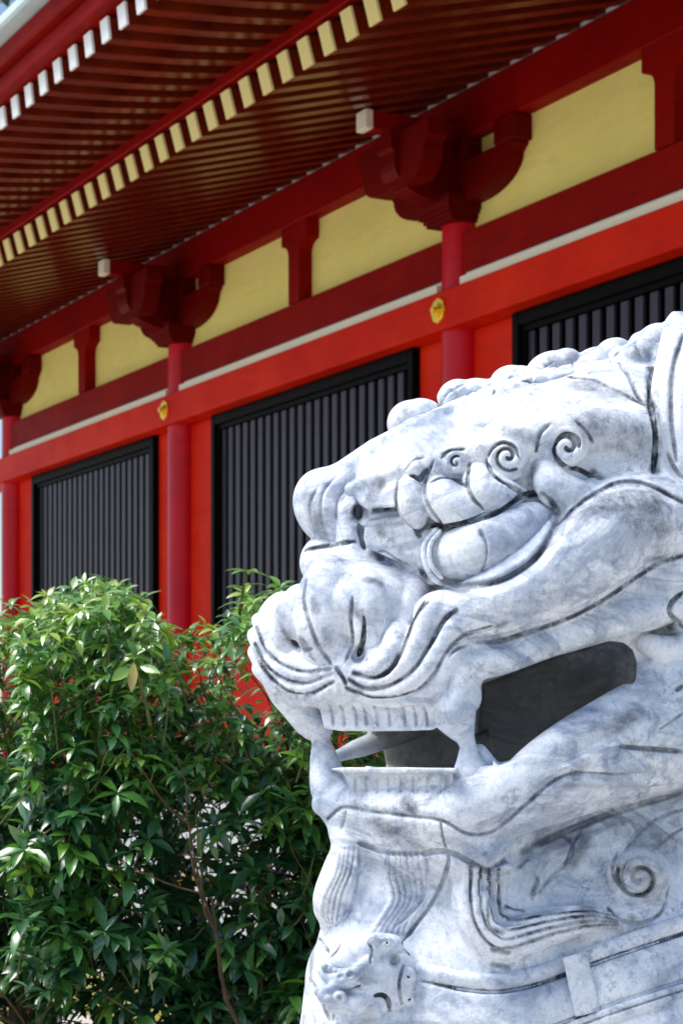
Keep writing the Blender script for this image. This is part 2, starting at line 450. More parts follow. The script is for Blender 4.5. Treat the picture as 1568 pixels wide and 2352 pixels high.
        if grime: s.grime.append((np.column_stack([Pg, wv[: len(Pg)] + r]), r * 0.8, grime))
    def stain(s, pts, width=8, amount=0.5):
        P, wv = s.lay(pts); s.grime.append((np.column_stack([P, wv]), width, amount * 0.75))
    # ---- surface nets
    def mesh(s, name, mat, parent, smooth_it=1):
        phi = s.phi; f = phi < 0
        f[0] = f[-1] = False; f[:, 0] = f[:, -1] = False; f[:, :, 0] = f[:, :, -1] = False
        phi = np.where(f, phi, np.maximum(phi, 1e-3)).astype(np.float32)
        nx, ny, nz = phi.shape
        cnt = np.zeros((nx - 1, ny - 1, nz - 1), dtype=np.uint8)
        for a in (0, 1):
            for b in (0, 1):
                for c in (0, 1): cnt += f[a:nx - 1 + a, b:ny - 1 + b, c:nz - 1 + c]
        ids = np.nonzero(((cnt > 0) & (cnt < 8)).ravel())[0]; del cnt
        ci, cj, ck = np.unravel_index(ids, (nx - 1, ny - 1, nz - 1))
        acc = np.zeros((len(ids), 3)); num = np.zeros(len(ids))
        co = [(a, b, c) for a in (0, 1) for b in (0, 1) for c in (0, 1)]
        val = {q: phi[ci + q[0], cj + q[1], ck + q[2]].astype(np.float64) for q in co}
        for q in co:
            for ax in range(3):
                if q[ax] == 0:
                    q2 = list(q); q2[ax] = 1; q2 = tuple(q2)
                    a, b = val[q], val[q2]; m = (a < 0) != (b < 0)
                    t = np.where(m, a / np.where(m, a - b, 1), 0)
                    p = np.tile(np.array(q, dtype=float), (len(ids), 1)); p[:, ax] = t
                    acc += p * m[:, None]; num += m
        V = acc / num[:, None] + np.stack([ci, cj, ck], -1)
        V = V * s.vx + s.o
        lut = np.full((nx - 1) * (ny - 1) * (nz - 1), -1, dtype=np.int32); lut[ids] = np.arange(len(ids))
        lut = lut.reshape(nx - 1, ny - 1, nz - 1)
        quads = []
        for ax in range(3):
            a = f; sl0 = [slice(None)] * 3; sl1 = [slice(None)] * 3; sl0[ax] = slice(0, -1); sl1[ax] = slice(1, None)
            d = a[tuple(sl0)] != a[tuple(sl1)]
            i, j, k = np.nonzero(d); ins = a[tuple(sl0)][i, j, k]
            o1, o2 = [q for q in range(3) if q != ax]
            base = np.stack([i, j, k], -1)
            ok = (base[:, o1] > 0) & (base[:, o2] > 0) & (base[:, o1] < lut.shape[o1]) & (base[:, o2] < lut.shape[o2])
            base = base[ok]; ins = ins[ok]
            c = []
            for d1, d2 in ((-1, -1), (0, -1), (0, 0), (-1, 0)):
                q = base.copy(); q[:, o1] += d1; q[:, o2] += d2; c.append(lut[q[:, 0], q[:, 1], q[:, 2]])
            Q = np.stack(c, -1)
            flip = ins if ax != 1 else ~ins
            Q[flip] = Q[flip][:, ::-1]
            quads.append(Q)
        Q = np.vstack(quads); Q = Q[(Q >= 0).all(1)]
        # light relaxation
        for _ in range(smooth_it):
            ac = np.zeros_like(V); nn = np.zeros(len(V))
            for a, b in ((0, 1), (1, 2), (2, 3), (3, 0)):
                for x_, y_ in ((a, b), (b, a)):
                    for c in range(3): ac[:, c] += np.bincount(Q[:, x_], V[Q[:, y_], c], minlength=len(V))
                    nn += np.bincount(Q[:, x_], minlength=len(V))
            V = 0.5 * V + 0.5 * ac / np.maximum(nn, 1)[:, None]
        g = np.zeros(len(V)); st = np.zeros(len(V))
        for P, wd, am in s.grime:
            lo = P.min(0) - wd * 2.2; hi = P.max(0) + wd * 2.2
            idx = np.nonzero(((V >= lo) & (V <= hi)).all(1))[0]
            if len(idx) == 0: continue
            q = V[idx]; best = np.full(len(idx), 1e9)
            if len(P) > 1: P = np.vstack([P, (P[1:] + P[:-1]) / 2])
            for p in P: best = np.minimum(best, ((q - p) ** 2).sum(1))
            g[idx] = np.maximum(g[idx], am * np.exp(-best / (wd * wd)))
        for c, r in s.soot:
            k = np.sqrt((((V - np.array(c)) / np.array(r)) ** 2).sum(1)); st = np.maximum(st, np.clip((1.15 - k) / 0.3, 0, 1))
        W = lion_pt(V)
        return mesh_obj(name, W, Q[:, ::-1], mat, parent, smooth=True, attrs={'grime': g, 'soot': st})

PEDE = paint('grey_granite', (0.42, 0.42, 0.41), (0.30, 0.30, 0.30), 0.7, 40, 0.002)
def build_lion():
    root = empty('stone_lion', tuple(lion_pt((1150, 2600, 350))))
    root.location.z = 0.62
    bpy.context.view_layer.update()
    inv = root.matrix_world.inverted()
    VX = 2.9
    h = Field(560, 1800, 715, 2460, -130, 830, VX)
    # ---------------- big masses
    h.tube([(880, 1140, 215, 62), (1000, 1085, 240, 138), (1200, 1100, 330, 225), (1400, 1140, 430, 298), (1700, 1160, 620, 330)], k=30)   # skull
    h.tube([(1000, 1260, 260, 120), (1200, 1300, 300, 200), (1450, 1400, 450, 260), (1700, 1450, 600, 280)], k=40)       # side of the head
    h.ell((830, 1385, 215), (140, 95, 150), k=30)                                                                       # top of the muzzle
    h.tube([(640, 1490, 340, 52), (720, 1540, 250, 82), (830, 1550, 180, 100), (960, 1540, 120, 105), (1050, 1480, 120, 90)], k=25)   # upper lip mass
    h.tube([(1060, 1440, 110, 70), (1220, 1420, 130, 80), (1400, 1340, 220, 110), (1600, 1300, 330, 150)], k=25)
    h.sheet([(862, 1118, 170, 36), (1040, 1055, 125, 42), (1180, 1015, 115, 48), (1320, 990, 140, 55), (1500, 1000, 240, 60)],
            [(850, 1062, 330, 36), (1020, 975, 400, 42), (1180, 915, 440, 46), (1320, 885, 480, 50), (1500, 870, 560, 54)], k=24, n=5, kin=30)
    # lower jaw
    h.tube([(790, 1850, 290, 60), (900, 1860, 180, 85), (1060, 1870, 84, 92), (1200, 1800, 108, 112), (1400, 1700, 220, 150), (1650, 1600, 380, 180)], k=20)
    h.tube([(815, 1905, 270, 62), (950, 1935, 170, 72), (1080, 1950, 100, 75), (1130, 1965, 90, 60)], k=16)
    h.tube([(1500, 1560, 420, 150), (1700, 1550, 520, 180)], k=20)
    h.ell((1250, 1700, 520), (420, 330, 260), k=20)
    # neck, chest and shoulder
    h.tube([(890, 1990, 318, 108), (882, 2120, 305, 142), (880, 2260, 298, 180), (880, 2460, 292, 205)], k=30)
    h.tube([(1080, 2010, 335, 190), (1120, 2240, 308, 235), (1130, 2460, 296, 270)], k=30)
    h.tube([(1380, 2000, 470, 230), (1420, 2200, 430, 280), (1450, 2460, 380, 300)], k=40)
    h.ell((1680, 2020, 520), (260, 300, 300), k=30)
    # the mouth, hollow right across behind the front teeth
    h.prism([B(842, 395), B(1090, 300), B(1300, 240), B(1350, 246), B(1384, 272), B(1399, 320), B(1396, 375), B(1370, 425), B(1310, 470), B(1130, 580), B(990, 660), B(900, 690), B(850, 640), B(826, 560)], -200, 600, k=4, rnd=18, mode='cut')
    h.prism([B(330, 575), B(660, 560), B(760, 600), B(860, 560), B(880, 690), B(560, 702), B(390, 690)], -200, 640, k=4, rnd=10, mode='cut')
    h.ell((1120, 1660, 260), (220, 70, 170), k=10, mode='cut', rot=-18)
    h.soot += [((1150, 1660, 520), (320, 185, 370)), ((960, 1725, 720), (240, 60, 260))]  # where the mouth's brown stain and painted shade lie
    h.tube([B(320, 655) + (410, 14), B(400, 625) + (435, 22), B(500, 590) + (465, 24), B(600, 560) + (500, 22)], k=10, step=10)
    # ---------------- far side of the face
    h.ell((752, 1165, 385), (76, 92, 90), k=8, rot=-25)                       # far brow
    h.tube([(752, 1150, 385, 70), (810, 1112, 370, 62), (880, 1062, 360, 60), (980, 1020, 390, 66)], k=14)
    h.ell((835, 1215, 310), (64, 90, 80), k=10)
    h.ell((820, 1290, 300), (70, 60, 80), k=16)
    h.ell((752, 1292, 375), (64, 66, 80), k=5)                                # far eye
    h.groove([Ee(175, 712), Ee(300, 690), Ee(450, 665)], 6, grime=0.8)
    for q in ([Ee(350, 290), Ee(270, 400), Ee(270, 560), Ee(320, 690)], [Ee(240, 360), Ee(200, 470), Ee(225, 620)], [Ee(440, 330), Ee(360, 420), Ee(350, 540), Ee(390, 660)]):
        h.groove(q, 3.2, grime=0.28)
    # ---------------- nose bridge
    h.tube([(870, 1112, 215, 44), (905, 1110, 190, 48), (960, 1100, 160, 60)], k=14)
    h.prism([Ee(418, 362), Ee(520, 270), Ee(700, 230), Ee(712, 400), Ee(690, 470), Ee(520, 482), Ee(455, 430)], 120, 260, k=4, rnd=9, slope=(-0.5, -0.25))
    h.tube([Ee(600, 590) + (225, 44), Ee(660, 580) + (210, 50), Ee(790, 620) + (210, 56), Ee(820, 720) + (200, 56)], k=10)
    h.prism([Ee(480, 560), Ee(520, 495), Ee(700, 480), Ee(830, 640), Ee(840, 800), Ee(700, 780), Ee(520, 700)], 150, 300, k=4, rnd=9, slope=(-0.5, 0.3))
    h.ridge([Ff(372, 308), Ff(440, 270), Ff(540, 235), Ff(640, 215)], 16, 8, k=12, t0=0)
    h.tube([Ff(372, 312) + (168, 17), Ff(410, 340) + (160, 20), Ff(500, 350) + (140, 24)], k=10)
    h.groove([Ff(412, 418), Ff(500, 408), Ff(600, 396)], 8, d=5, grime=0.9, t0=.05, soft=1)
    h.groove([Ff(385, 352), Ff(404, 425), Ff(412, 510), Ff(432, 600)], 8, d=9, grime=0.95, soft=1)
    h.dent(Ff(398, 425), (12, 26), 16, grime=1.0)
    h.groove([Ee(475, 560), Ee(500, 640), Ee(495, 700)], 5, grime=0.5)
    # brow lobes over the near eye, each ending in a curl
    h.ell(Ee(782, 440) + (112,), (38, 64, 48), k=2, rot=-12)
    h.groove([Ee(700, 330), Ee(690, 440), Ee(730, 540), Ee(800, 600)], 4, grime=0.45)
    h.tube([Ee(930, 330) + (118, 26), Ee(960, 430) + (92, 50), Ee(1080, 480) + (82, 42), Ee(1180, 510) + (88, 18)], k=2, step=10)
    h.tube([Ee(1150, 250) + (108, 28), Ee(1190, 360) + (80, 50), Ee(1290, 400) + (74, 42), Ee(1400, 390) + (84, 16)], k=2, step=10)
    h.tube([A(1060, 560) + (108, 30), A(1110, 640) + (92, 46), A(1200, 660) + (100, 34), A(1240, 620) + (118, 14)], k=3, step=10)
    h.groove([Ee(905, 200), Ee(855, 330), Ee(870, 450), Ee(950, 560), Ee(985, 580)], 4.5, grime=0.6)
    h.groove([Ee(1110, 215), Ee(1095, 330), Ee(1130, 420), Ee(1185, 475)], 5, grime=0.8)
    h.groove([Ee(885, 330), Ee(960, 300), Ee(1060, 330), Ee(1105, 370)], 4, grime=0.5)
    h.groove([Ee(1210, 240), Ee(1270, 310), Ee(1400, 372)], 4, grime=0.65)
    # near eye
    eye = [Ff(888, 622) + (104, 62), Ff(1000, 592) + (84, 74), Ff(1120, 540) + (82, 72), Ff(1220, 488) + (94, 58), Ff(1285, 455) + (116, 36)]
    h.ell(Ee(900, 740) + (135,), (40, 70, 40), k=12)
    h.tube([Ee(915, 600) + (90, 7), Ee(852, 690) + (80, 8), Ee(862, 800) + (76, 8), Ee(925, 893) + (78, 7), Ee(1060, 922) + (80, 6)], k=5, step=8)
    h.tube([Ee(940, 605) + (78, 5), Ee(882, 690) + (66, 6), Ee(890, 800) + (62, 6), Ee(955, 880) + (68, 5)], k=3, step=8)
    h.ell(Ee(1250, 650) + (170,), (150, 75, 90), k=8, rot=-22)
    h.groove([Ee(850, 600), Ee(930, 575), Ee(1050, 560), Ee(1180, 520), Ee(1290, 480), Ee(1400, 405), Ee(1470, 400), A(1050, 650)], 8, d=4, grime=1.0)
    # ---------------- cheek
    h.tube([(1010, 1418, 95, 62), (1090, 1404, 70, 74), (1205, 1358, 68, 100), (1320, 1290, 92, 118), (1410, 1222, 140, 124), (1520, 1185, 230, 116), (1620, 1220, 330, 110)], k=10, step=20)
    h.groove([Ee(960, 900), Ee(1060, 915), Ee(1220, 905), Ee(1360, 850), Ee(1500, 740), A(1110, 760), A(1095, 690), A(1060, 655)], 8, d=4, soft=1, grime=0.75)
    h.groove([A(1110, 775), A(1180, 705), A(1260, 650), A(1340, 615), A(1440, 625), A(1568, 690)], 5.5, soft=1, grime=0.8)
    h.groove([A(790, 760), A(850, 742), A(930, 700), A(1000, 655), A(1050, 660)], 6.5, d=2, grime=0.85)
    # ---------------- forehead relief
    h.ridge([A(420, 500), A(600, 410), A(800, 330), A(1000, 262), A(1190, 215)], 16, 5, k=14)
    h.groove([A(1150, 235), A(1240, 245), A(1330, 285), A(1420, 335)], 5, grime=0.8)
    h.groove([A(1335, 180), A(1375, 240), A(1400, 300), A(1430, 340)], 5, grime=0.8)
    h.groove([A(1455, 200), A(1450, 330), A(1465, 450), A(1458, 590)], 8, d=4, grime=1.0, gw=14)
    h.tube([(1590, 770, 330, 72), (1575, 930, 270, 84), (1590, 1080, 280, 80), (1620, 1180, 330, 60)], k=6, step=20)
    h.spiral(A(932, 522), 46, 1.6, 7.5, 16, hand=1, a0=60, grime=0.8)
    h.groove([A(855, 530), A(880, 590), A(950, 640), A(1000, 665)], 5, grime=0.8)
    h.spiral(A(1148, 486), 47, 1.45, 8.5, 16, hand=1, a0=150, grime=1.0)
    h.groove([A(1095, 500), A(1130, 550), A(1190, 570), A(1255, 605)], 6, grime=1.0)
    h.groove([A(1180, 395), A(1215, 430), A(1240, 470)], 5, grime=0.9)
    h.groove([A(1035, 500), A(1050, 440), A(1085, 405)], 5, grime=0.7)
    h.spiral(Ee(1030, 215), 27, 1.4, 4.2, 8, hand=-1, a0=-20, grime=0.7)
    h.groove([Ee(950, 190), Ee(990, 150), Ee(1080, 140)], 4, grime=0.9)
    h.blob(Ee(800, 245), (24, 22), 8, k=6); h.groove([Ee(770, 290), Ee(820, 310), Ee(870, 250)], 8, d=3, grime=0.8)
    h.groove([Ee(740, 260), Ee(790, 200), Ee(850, 190)], 3.2, grime=0.5)
    h.groove([A(1102, 490), A(1118, 455), A(1150, 440), A(1184, 458), A(1192, 495)], 7, d=4, grime=1.0)
    h.groove([A(862, 530), A(876, 495), A(915, 472), A(956, 488), A(974, 530)], 5, d=3, grime=0.9)
    # under-nose pit beside the eye
    h.dent(Ee(840, 860), (10, 16), 12, grime=1.0)
    h.groove([Ee(800, 610), Ee(830, 640)], 6, grime=1.0)
    h.groove([Ee(540, 735), Ee(620, 720), Ee(700, 770), Ee(770, 800)], 3, grime=0.75)
    h.groove([(1568, 770), (1545, 850), (1540, 960), (1552, 1060)], 6, d=2, grime=0.5, soft=1)
    h.groove([(1530, 1040), (1560, 1090), (1620, 1120)], 6, d=2, grime=0.5, soft=1)
    # ---------------- hair curls on the skyline (far crest)
    for c, r, wv, rot in ((A(575, 392), (54, 52), 470, -30), (A(630, 352), (34, 28), 470, -10), (A(600, 345), (40, 26), 455, -15),
                          (A(745, 300), (46, 42), 510, -25), (A(800, 272), (44, 26), 520, -12), (A(850, 262), (20, 18), 520, 0), (A(710, 300), (24, 24), 470, 0),
                          (A(935, 240), (46, 36), 560, -15), (A(890, 270), (30, 30), 530, -20), (A(980, 225), (26, 26), 570, 0), (A(950, 290), (60, 26), 490, -22),
                          (A(1080, 200), (58, 42), 590, -22), (A(1140, 168), (36, 30), 600, -10), (A(1030, 230), (30, 28), 560, 0), (A(1110, 250), (60, 26), 530, -20),
                          (A(1240, 172), (50, 34), 600, -20), (A(1310, 128), (40, 28), 620, -15), (A(1195, 190), (24, 22), 580, 0), (A(1340, 160), (34, 30), 590, 0),
                          (A(1400, 160), (56, 44), 560, -40), (A(1470, 100), (50, 44), 610, -20), (A(1530, 62), (44, 30), 640, -10), (A(1420, 100), (34, 26), 620, 0), (A(1600, 90), (70, 60), 640, 0), (A(1480, 180), (44, 50), 560, -20)):
        h.ell((c[0] + 3, c[1] + 5, wv), (r[0], r[1], 60), k=5, rot=rot)
    for q in ([A(690, 330), A(720, 290), A(770, 262)], [A(770, 330), A(790, 295), A(840, 280)], [A(880, 300), A(900, 262), A(950, 232)], [A(1010, 262), A(1040, 215), A(1100, 180)], [A(1080, 235), A(1110, 200), A(1160, 180)]):
        h.groove(q, 3.5, grime=0.5)
    h.tube([(980, 1020, 520, 55), (1200, 940, 600, 75), (1500, 880, 700, 90), (1760, 850, 760, 100)], k=10)
    for q in ([A(985, 250), A(1060, 250), A(1170, 220)], [A(1165, 210), A(1190, 160), A(1250, 130)], [A(1300, 185), A(1340, 140), A(1420, 95)], [A(1430, 60), A(1400, 110), A(1420, 160)]):
        h.groove(q, 3.5, grime=0.4)
    # ---------------- nose and muzzle lobes
    h.ell((640, 1452, 330), (60, 96, 70), k=6, rot=12)
    h.ell((674, 1430, 250), (50, 92, 62), k=3, rot=14)
    h.ell((752, 1405, 165), (76, 132, 84), k=3, rot=4)
    h.ell((848, 1412, 118), (56, 98, 62), k=3, rot=2)
    h.ell((800, 1335, 190), (90, 50, 80), k=14)
    h.groove([B(205, 20), B(195, 90), B(215, 170), B(250, 260), B(300, 330)], 5.5, grime=0.5)
    h.groove([B(372, 80), B(365, 160), B(372, 240), B(345, 320)], 5, d=1, grime=0.7)
    h.dent(B(392, 292), (15, 19), 40, rw=30, grime=1.0)
    h.groove([B(412, 110), B(415, 180), B(408, 245), B(390, 300)], 7, d=5, grime=1.0, t0=.5)
    h.dent(B(192, 262), (13, 20), 26, rw=24, rot=-40, grime=0.9)
    h.groove([B(100, 130), B(120, 200), B(170, 270), B(240, 310)], 4.5, grime=0.4)
    h.groove([B(150, 235), B(190, 270), B(235, 262)], 6, d=2, grime=0.9)
    # flowing lip folds right of the nose
    h.rolls([[B(520, 40), B(515, 120), B(500, 210), B(470, 290), B(430, 322), B(388, 330)],
             [B(640, 100), B(590, 165), B(550, 270), B(505, 345), B(450, 372), B(375, 355)],
             [B(745, 128), B(700, 170), B(650, 255), B(600, 335), B(525, 390), B(430, 410), B(360, 382)],
             [B(870, 190), B(765, 225), B(705, 290), B(655, 370), B(575, 430), B(450, 446), B(350, 410)],
             [B(900, 280), B(795, 275), B(738, 325), B(695, 400), B(625, 462), B(500, 482), B(400, 458), B(345, 438)]], sink=0.38, grime=0.8, gw=6, ends=.22)
    h.groove([B(632, 105), B(592, 165), B(555, 270), B(510, 345), B(455, 374)], 8, d=5, grime=1.0)
    h.groove([B(735, 132), B(700, 172), B(655, 255), B(610, 325)], 7, d=3, grime=0.9, t1=.5)
    h.groove([B(800, 250), B(740, 275), B(705, 330)], 5, d=1, grime=0.4, t0=.4, t1=.5)
    h.rolls([[B(40, 140), B(70, 220), B(135, 290), B(210, 325), B(285, 325)],
             [B(25, 190), B(55, 265), B(120, 325), B(205, 352), B(292, 340)],
             [B(18, 250), B(55, 320), B(125, 375), B(215, 388), B(300, 358)],
             [B(30, 310), B(80, 375), B(150, 425), B(225, 425), B(306, 385)],
             [B(50, 370), B(110, 435), B(170, 475), B(240, 465), B(310, 420)]], sink=0.3, grime=0.85, gw=5)
    h.groove([B(310, 335), B(335, 370), B(350, 400)], 5, grime=0.9)
    h.ridge([B(300, 345), B(318, 400), B(318, 440)], 8, 4, k=6)
    # gum with upper teeth
    h.tube([(628, 1520, 335, 46), (668, 1585, 325, 52), (702, 1640, 318, 42), (735, 1672, 312, 30)], k=22)
    h.prism([B(250, 470), B(420, 480), B(560, 480), B(690, 470), B(700, 540), B(660, 562), B(560, 566), B(430, 566), B(330, 566), B(268, 556)], 110, 210, k=8, rnd=8, slope=(-0.5, 0.1))
    for u in (300, 340, 385, 420, 460, 505, 560, 600, 640): h.groove([B(u - 12, 470), B(u - 2, 505), B(u + 2, 548)], 4.6, grime=0.32, t0=0.4)
    # far corner pillar
    h.tube([B(215, 540) + (330, 34), B(252, 590) + (325, 21), B(270, 680) + (318, 34), B(290, 770) + (305, 46), B(330, 830) + (290, 50)], k=8, step=12)
    # lip above the mouth
    h.tube([B(700, 260) + (78, 36), B(800, 312) + (62, 40), B(900, 305) + (58, 38), B(1050, 250) + (75, 38), B(1200, 195) + (105, 40), B(1350, 150) + (140, 44), B(1480, 120) + (190, 46), B(1600, 70) + (240, 48)], k=8, step=14)
    h.groove([B(820, 245), B(900, 240), B(1000, 210), B(1150, 160), B(1290, 85), B(1400, 10), A(1490, 905), A(1568, 880)], 6.5, d=1, soft=1, grime=0.85)
    h.groove([B(760, 215), B(850, 200), B(950, 165)], 4, grime=0.2)
    h.tube([B(700, 320) + (72, 46), B(755, 390) + (66, 50), B(760, 440) + (66, 50)], k=22)
    # mouth corner rolls
    h.tube([B(1432, 248) + (200, 24), B(1480, 262) + (190, 32), B(1520, 262) + (210, 34), B(1620, 250) + (260, 36)], k=6, step=10)
    h.tube([B(1448, 345) + (215, 24), B(1500, 350) + (205, 32), B(1600, 370) + (250, 38)], k=6, step=10)
    h.tube([B(1440, 440) + (220, 26), B(1490, 434) + (212, 34), B(1560, 470) + (250, 44)], k=8, step=10)
    h.dent(B(1500, 195), (34, 18), 14, rot=-8, grime=0.9)
    h.groove([B(1568, 60), B(1525, 100), B(1520, 140), B(1568, 190)], 6, grime=0.85)
    h.groove([B(1540, 420), B(1568, 400)], 6, grime=0.8)
    # front pillar and big lower tusk base
    h.tube([B(890, 850) + (48, 40), B(1000, 720) + (54, 48), B(1130, 620) + (78, 52), B(1260, 540) + (115, 52), B(1370, 470) + (165, 48)], k=7, step=14)
    # lower teeth plate, lip roll, chin
    h.prism([B(287, 703), B(330, 697), B(560, 697), B(750, 700), B(752, 716), B(560, 722), B(335, 716)], 60, 300, k=3, rnd=3, slope=(-0.62, 0))
    h.prism([B(335, 715), B(735, 712), B(735, 800), B(560, 815), B(370, 790)], 90, 260, k=5, rnd=6, slope=(-0.58, 0.15))
    for u in (380, 420, 460, 500, 545, 590, 640, 690): h.groove([B(u, 730), B(u + 2, 790)], 3, grime=0.22)
    h.tube([B(270, 830) + (288, 30), B(350, 815) + (262, 26), B(450, 835) + (205, 26), B(570, 850) + (150, 27), B(700, 870) + (92, 30), B(790, 900) + (62, 34)], k=5, step=10)
    h.groove([B(280, 885), B(340, 842), B(440, 858), B(560, 872), B(690, 890), B(780, 935), B(840, 938), B(900, 915), B(1000, 830), B(1100, 745), B(1200, 712), B(1320, 722), B(1430, 708)], 4.5, soft=1, grime=0.6)
    h.groove([B(690, 890), B(700, 960), B(720, 1030), B(710, 1087)], 3.5, grime=0.6)
    h.groove([B(350, 850), B(330, 930), B(320, 970)], 4, grime=0.2)
    h.ridge([B(1130, 760), B(1250, 745), B(1400, 742), B(1568, 740)], 14, 7, k=10)
    _w = h.surf([B(1320, 680)])[0]; h.prism([B(1120, 700), B(1200, 660), B(1330, 600), B(1380, 655), B(1445, 712), B(1330, 716), B(1200, 712)], _w - 18, _w + 90, k=4, rnd=7, slope=(0.35, 0.1))
    h.groove([B(1335, 622), B(1420, 628), B(1568, 640)], 6, grime=0.7)
    h.groove([B(1480, 560), B(1568, 500)], 4, grime=0.4)
    # line below the jaw
    h.groove([B(860, 1070), B(1000, 995), B(1120, 940), B(1240, 890), B(1400, 835), B(1568, 790)], 9, d=4, soft=1, grime=0.5)
    h.groove([Cc(215, 178), Cc(300, 172), Cc(400, 205), Cc(520, 212), Cc(640, 200), Cc(740, 245), Cc(820, 285), Cc(900, 278), Cc(960, 230)], 8, d=4, grime=0.3)
    # ---------------- beard strands
    h.rolls([[Cc(395 + o, 205), Cc(392 + o * 1.15, 300), Cc(415 + o, 390), Cc(372 + o * .9, 470), Cc(338 + o, 512 + o * .12)] for o in (0, 22, 44, 66, 88, 110, 132, 156)], sink=0.0, over=1.05, grime=0.3, gw=3.5, ends=.1)
    h.groove([Cc(650, 225), Cc(630, 310), Cc(580, 410), Cc(520, 490), Cc(470, 555)], 5.5, d=1, grime=0.5)
    h.groove([Cc(560, 210), Cc(565, 300), Cc(540, 400), Cc(440, 500)], 4, grime=0.25)
    h.tube([Cc(262, 190) + (238, 40), Cc(240, 300) + (228, 54), Cc(205, 400) + (238, 52), Cc(185, 470) + (258, 24)], k=24, step=14)
    h.rolls([[Cc(212 + o, 185), Cc(196 + o, 280), Cc(154 + o * 1.1, 370), Cc(142 + o * 1.0, 440 + o * .35), Cc(160 + o * .7, 480 + o * .2)] for o in (0, 17, 34, 51, 70, 92)], sink=0.05, over=1.05, grime=0.35, gw=3.5, ends=.12)
    h.groove([Cc(300, 200), Cc(290, 330), Cc(250, 450), Cc(185, 500)], 4.5, grime=0.2)
    # throat lock sweeping to the shoulder
    h.tube([Cc(720, 260) + (110, 30), Cc(740, 420) + (96, 46), Cc(800, 540) + (90, 44), Cc(900, 560) + (98, 38), Cc(1040, 510) + (120, 38), Cc(1180, 470) + (140, 34), Cc(1300, 490) + (165, 18)], k=16, step=14)
    h.rolls([[Cc(700 + o, 262 + i * 3), Cc(700 + o * .98, 400 - i * 8), Cc(730 + o * .85, 515 - i * 18), Cc(805 + o * .55, 610 - i * 37), Cc(900, 612 - i * 35), Cc(1050, 555 - i * 27), Cc(1200, 512 - i * 19), Cc(1310, 500 - i * 10)] for i, o in enumerate((0, 36, 72, 108, 144, 180))], sink=0.0, over=1.04, grime=0.8, gw=5)
    for q in (Cc(850, 590), Cc(825, 510), Cc(905, 425), Cc(850, 650)):
        h.stain([(q[0] - 16, q[1] - 3), (q[0] + 20, q[1] + 5)], 7, 0.85)
    h.stain([Cc(1000, 310), Cc(985, 350), Cc(972, 385)], 7, 1.0)
    h.stain([Cc(800, 400), Cc(805, 480), Cc(825, 520)], 3.5, 0.8)
    # shoulder curl
    h.ell(Cc(1400, 310) + (h.surf([Cc(1400, 310)])[0] + 50,), (82, 78, 74), k=14)
    h.spiral(Cc(1395, 305), 66, 1.8, 8.5, 22, hand=-1, a0=200, grime=0.7)
    h.groove([Cc(1310, 210), Cc(1290, 260), Cc(1310, 320), Cc(1370, 350)], 5, grime=0.5)
    h.groove([Cc(1250, 400), Cc(1310, 460), Cc(1400, 480), Cc(1480, 440), Cc(1510, 340)], 5, grime=0.5)
    h.groove([Cc(1080, 130), Cc(1130, 170), Cc(1120, 230), Cc(1060, 290), Cc(990, 380)], 5, grime=0.35)
    h.groove([Cc(1170, 110), Cc(1130, 190), Cc(1100, 270)], 4, grime=0.4)
    h.groove([Cc(1340, 200), Cc(1400, 120), Cc(1490, 60), Cc(1568, 40)], 5, grime=0.35)
    h.groove([Cc(1430, 210), Cc(1500, 150), Cc(1568, 110)], 4, grime=0.4)
    h.ridge([Cc(960, 380), Cc(1080, 405), Cc(1220, 400), Cc(1260, 420)], 14, 6, k=10)
    # left flank locks
    h.groove([Cc(120, 400), Cc(110, 520), Cc(150, 600)], 5, grime=0.3)
    h.groove([Cc(105, 700), Cc(140, 760), Cc(190, 878)], 5, grime=0.6)
    h.groove([Cc(140, 540), Cc(185, 600)], 4, grime=0.9)
    for q in ([Cc(75, 700), Cc(95, 780), Cc(130, 878)], [Cc(200, 830), Cc(200, 878)]): h.groove(q, 4, grime=0.4)
    # weather stains with shapes of their own
    for q, wd_, am in (([A(1250, 420), A(1330, 450), A(1420, 480)], 60, .42), ([A(1200, 260), A(1330, 300)], 40, .4), ([A(1210, 720), A(1330, 680), A(1460, 700)], 34, .6), ([A(1400, 760), A(1480, 800)], 50, .4),
                       ([A(930, 420), A(1010, 450)], 22, .5), ([A(1030, 560), A(1010, 620)], 16, .6), ([A(500, 420), A(560, 360)], 30, .35), ([A(700, 300), A(760, 280)], 30, .35), ([A(1100, 180), A(1180, 160)], 30, .4), ([A(1400, 140), A(1480, 110)], 40, .4),
                       ([Ee(540, 420), Ee(600, 330)], 14, .6), ([Ee(590, 600), Ee(610, 615)], 13, .6), ([Ee(560, 720), Ee(720, 800)], 18, .55), ([Ee(600, 900), Ee(520, 880)], 12, .5), ([Ee(200, 420), Ee(260, 620)], 26, .35),
                       ([Ee(900, 930), Ee(1100, 950)], 12, .6), ([B(230, 90), B(240, 130)], 12, .5), ([B(100, 130), B(130, 230)], 22, .4), ([B(380, 130), B(420, 160)], 20, .4), ([B(270, 200), B(290, 260)], 12, .4),
                       ([B(450, 900), B(600, 970)], 34, .35), ([B(560, 820), B(590, 850)], 16, .6), ([B(1400, 500), B(1300, 560)], 26, .4), ([B(1210, 680), B(1150, 760)], 20, .35),
                       ([Cc(1350, 300), Cc(1480, 320)], 60, .42), ([Cc(1380, 120), Cc(1520, 200)], 46, .4), ([Cc(1180, 160), Cc(1130, 260)], 18, .5), ([Cc(1200, 440), Cc(1400, 520)], 34, .5), ([Cc(640, 790), Cc(760, 830)], 22, .5), ([Cc(880, 780), Cc(1000, 820)], 30, .4),
                       ([Cc(120, 560), Cc(100, 760)], 20, .4)):
        h.stain(q, wd_, am)
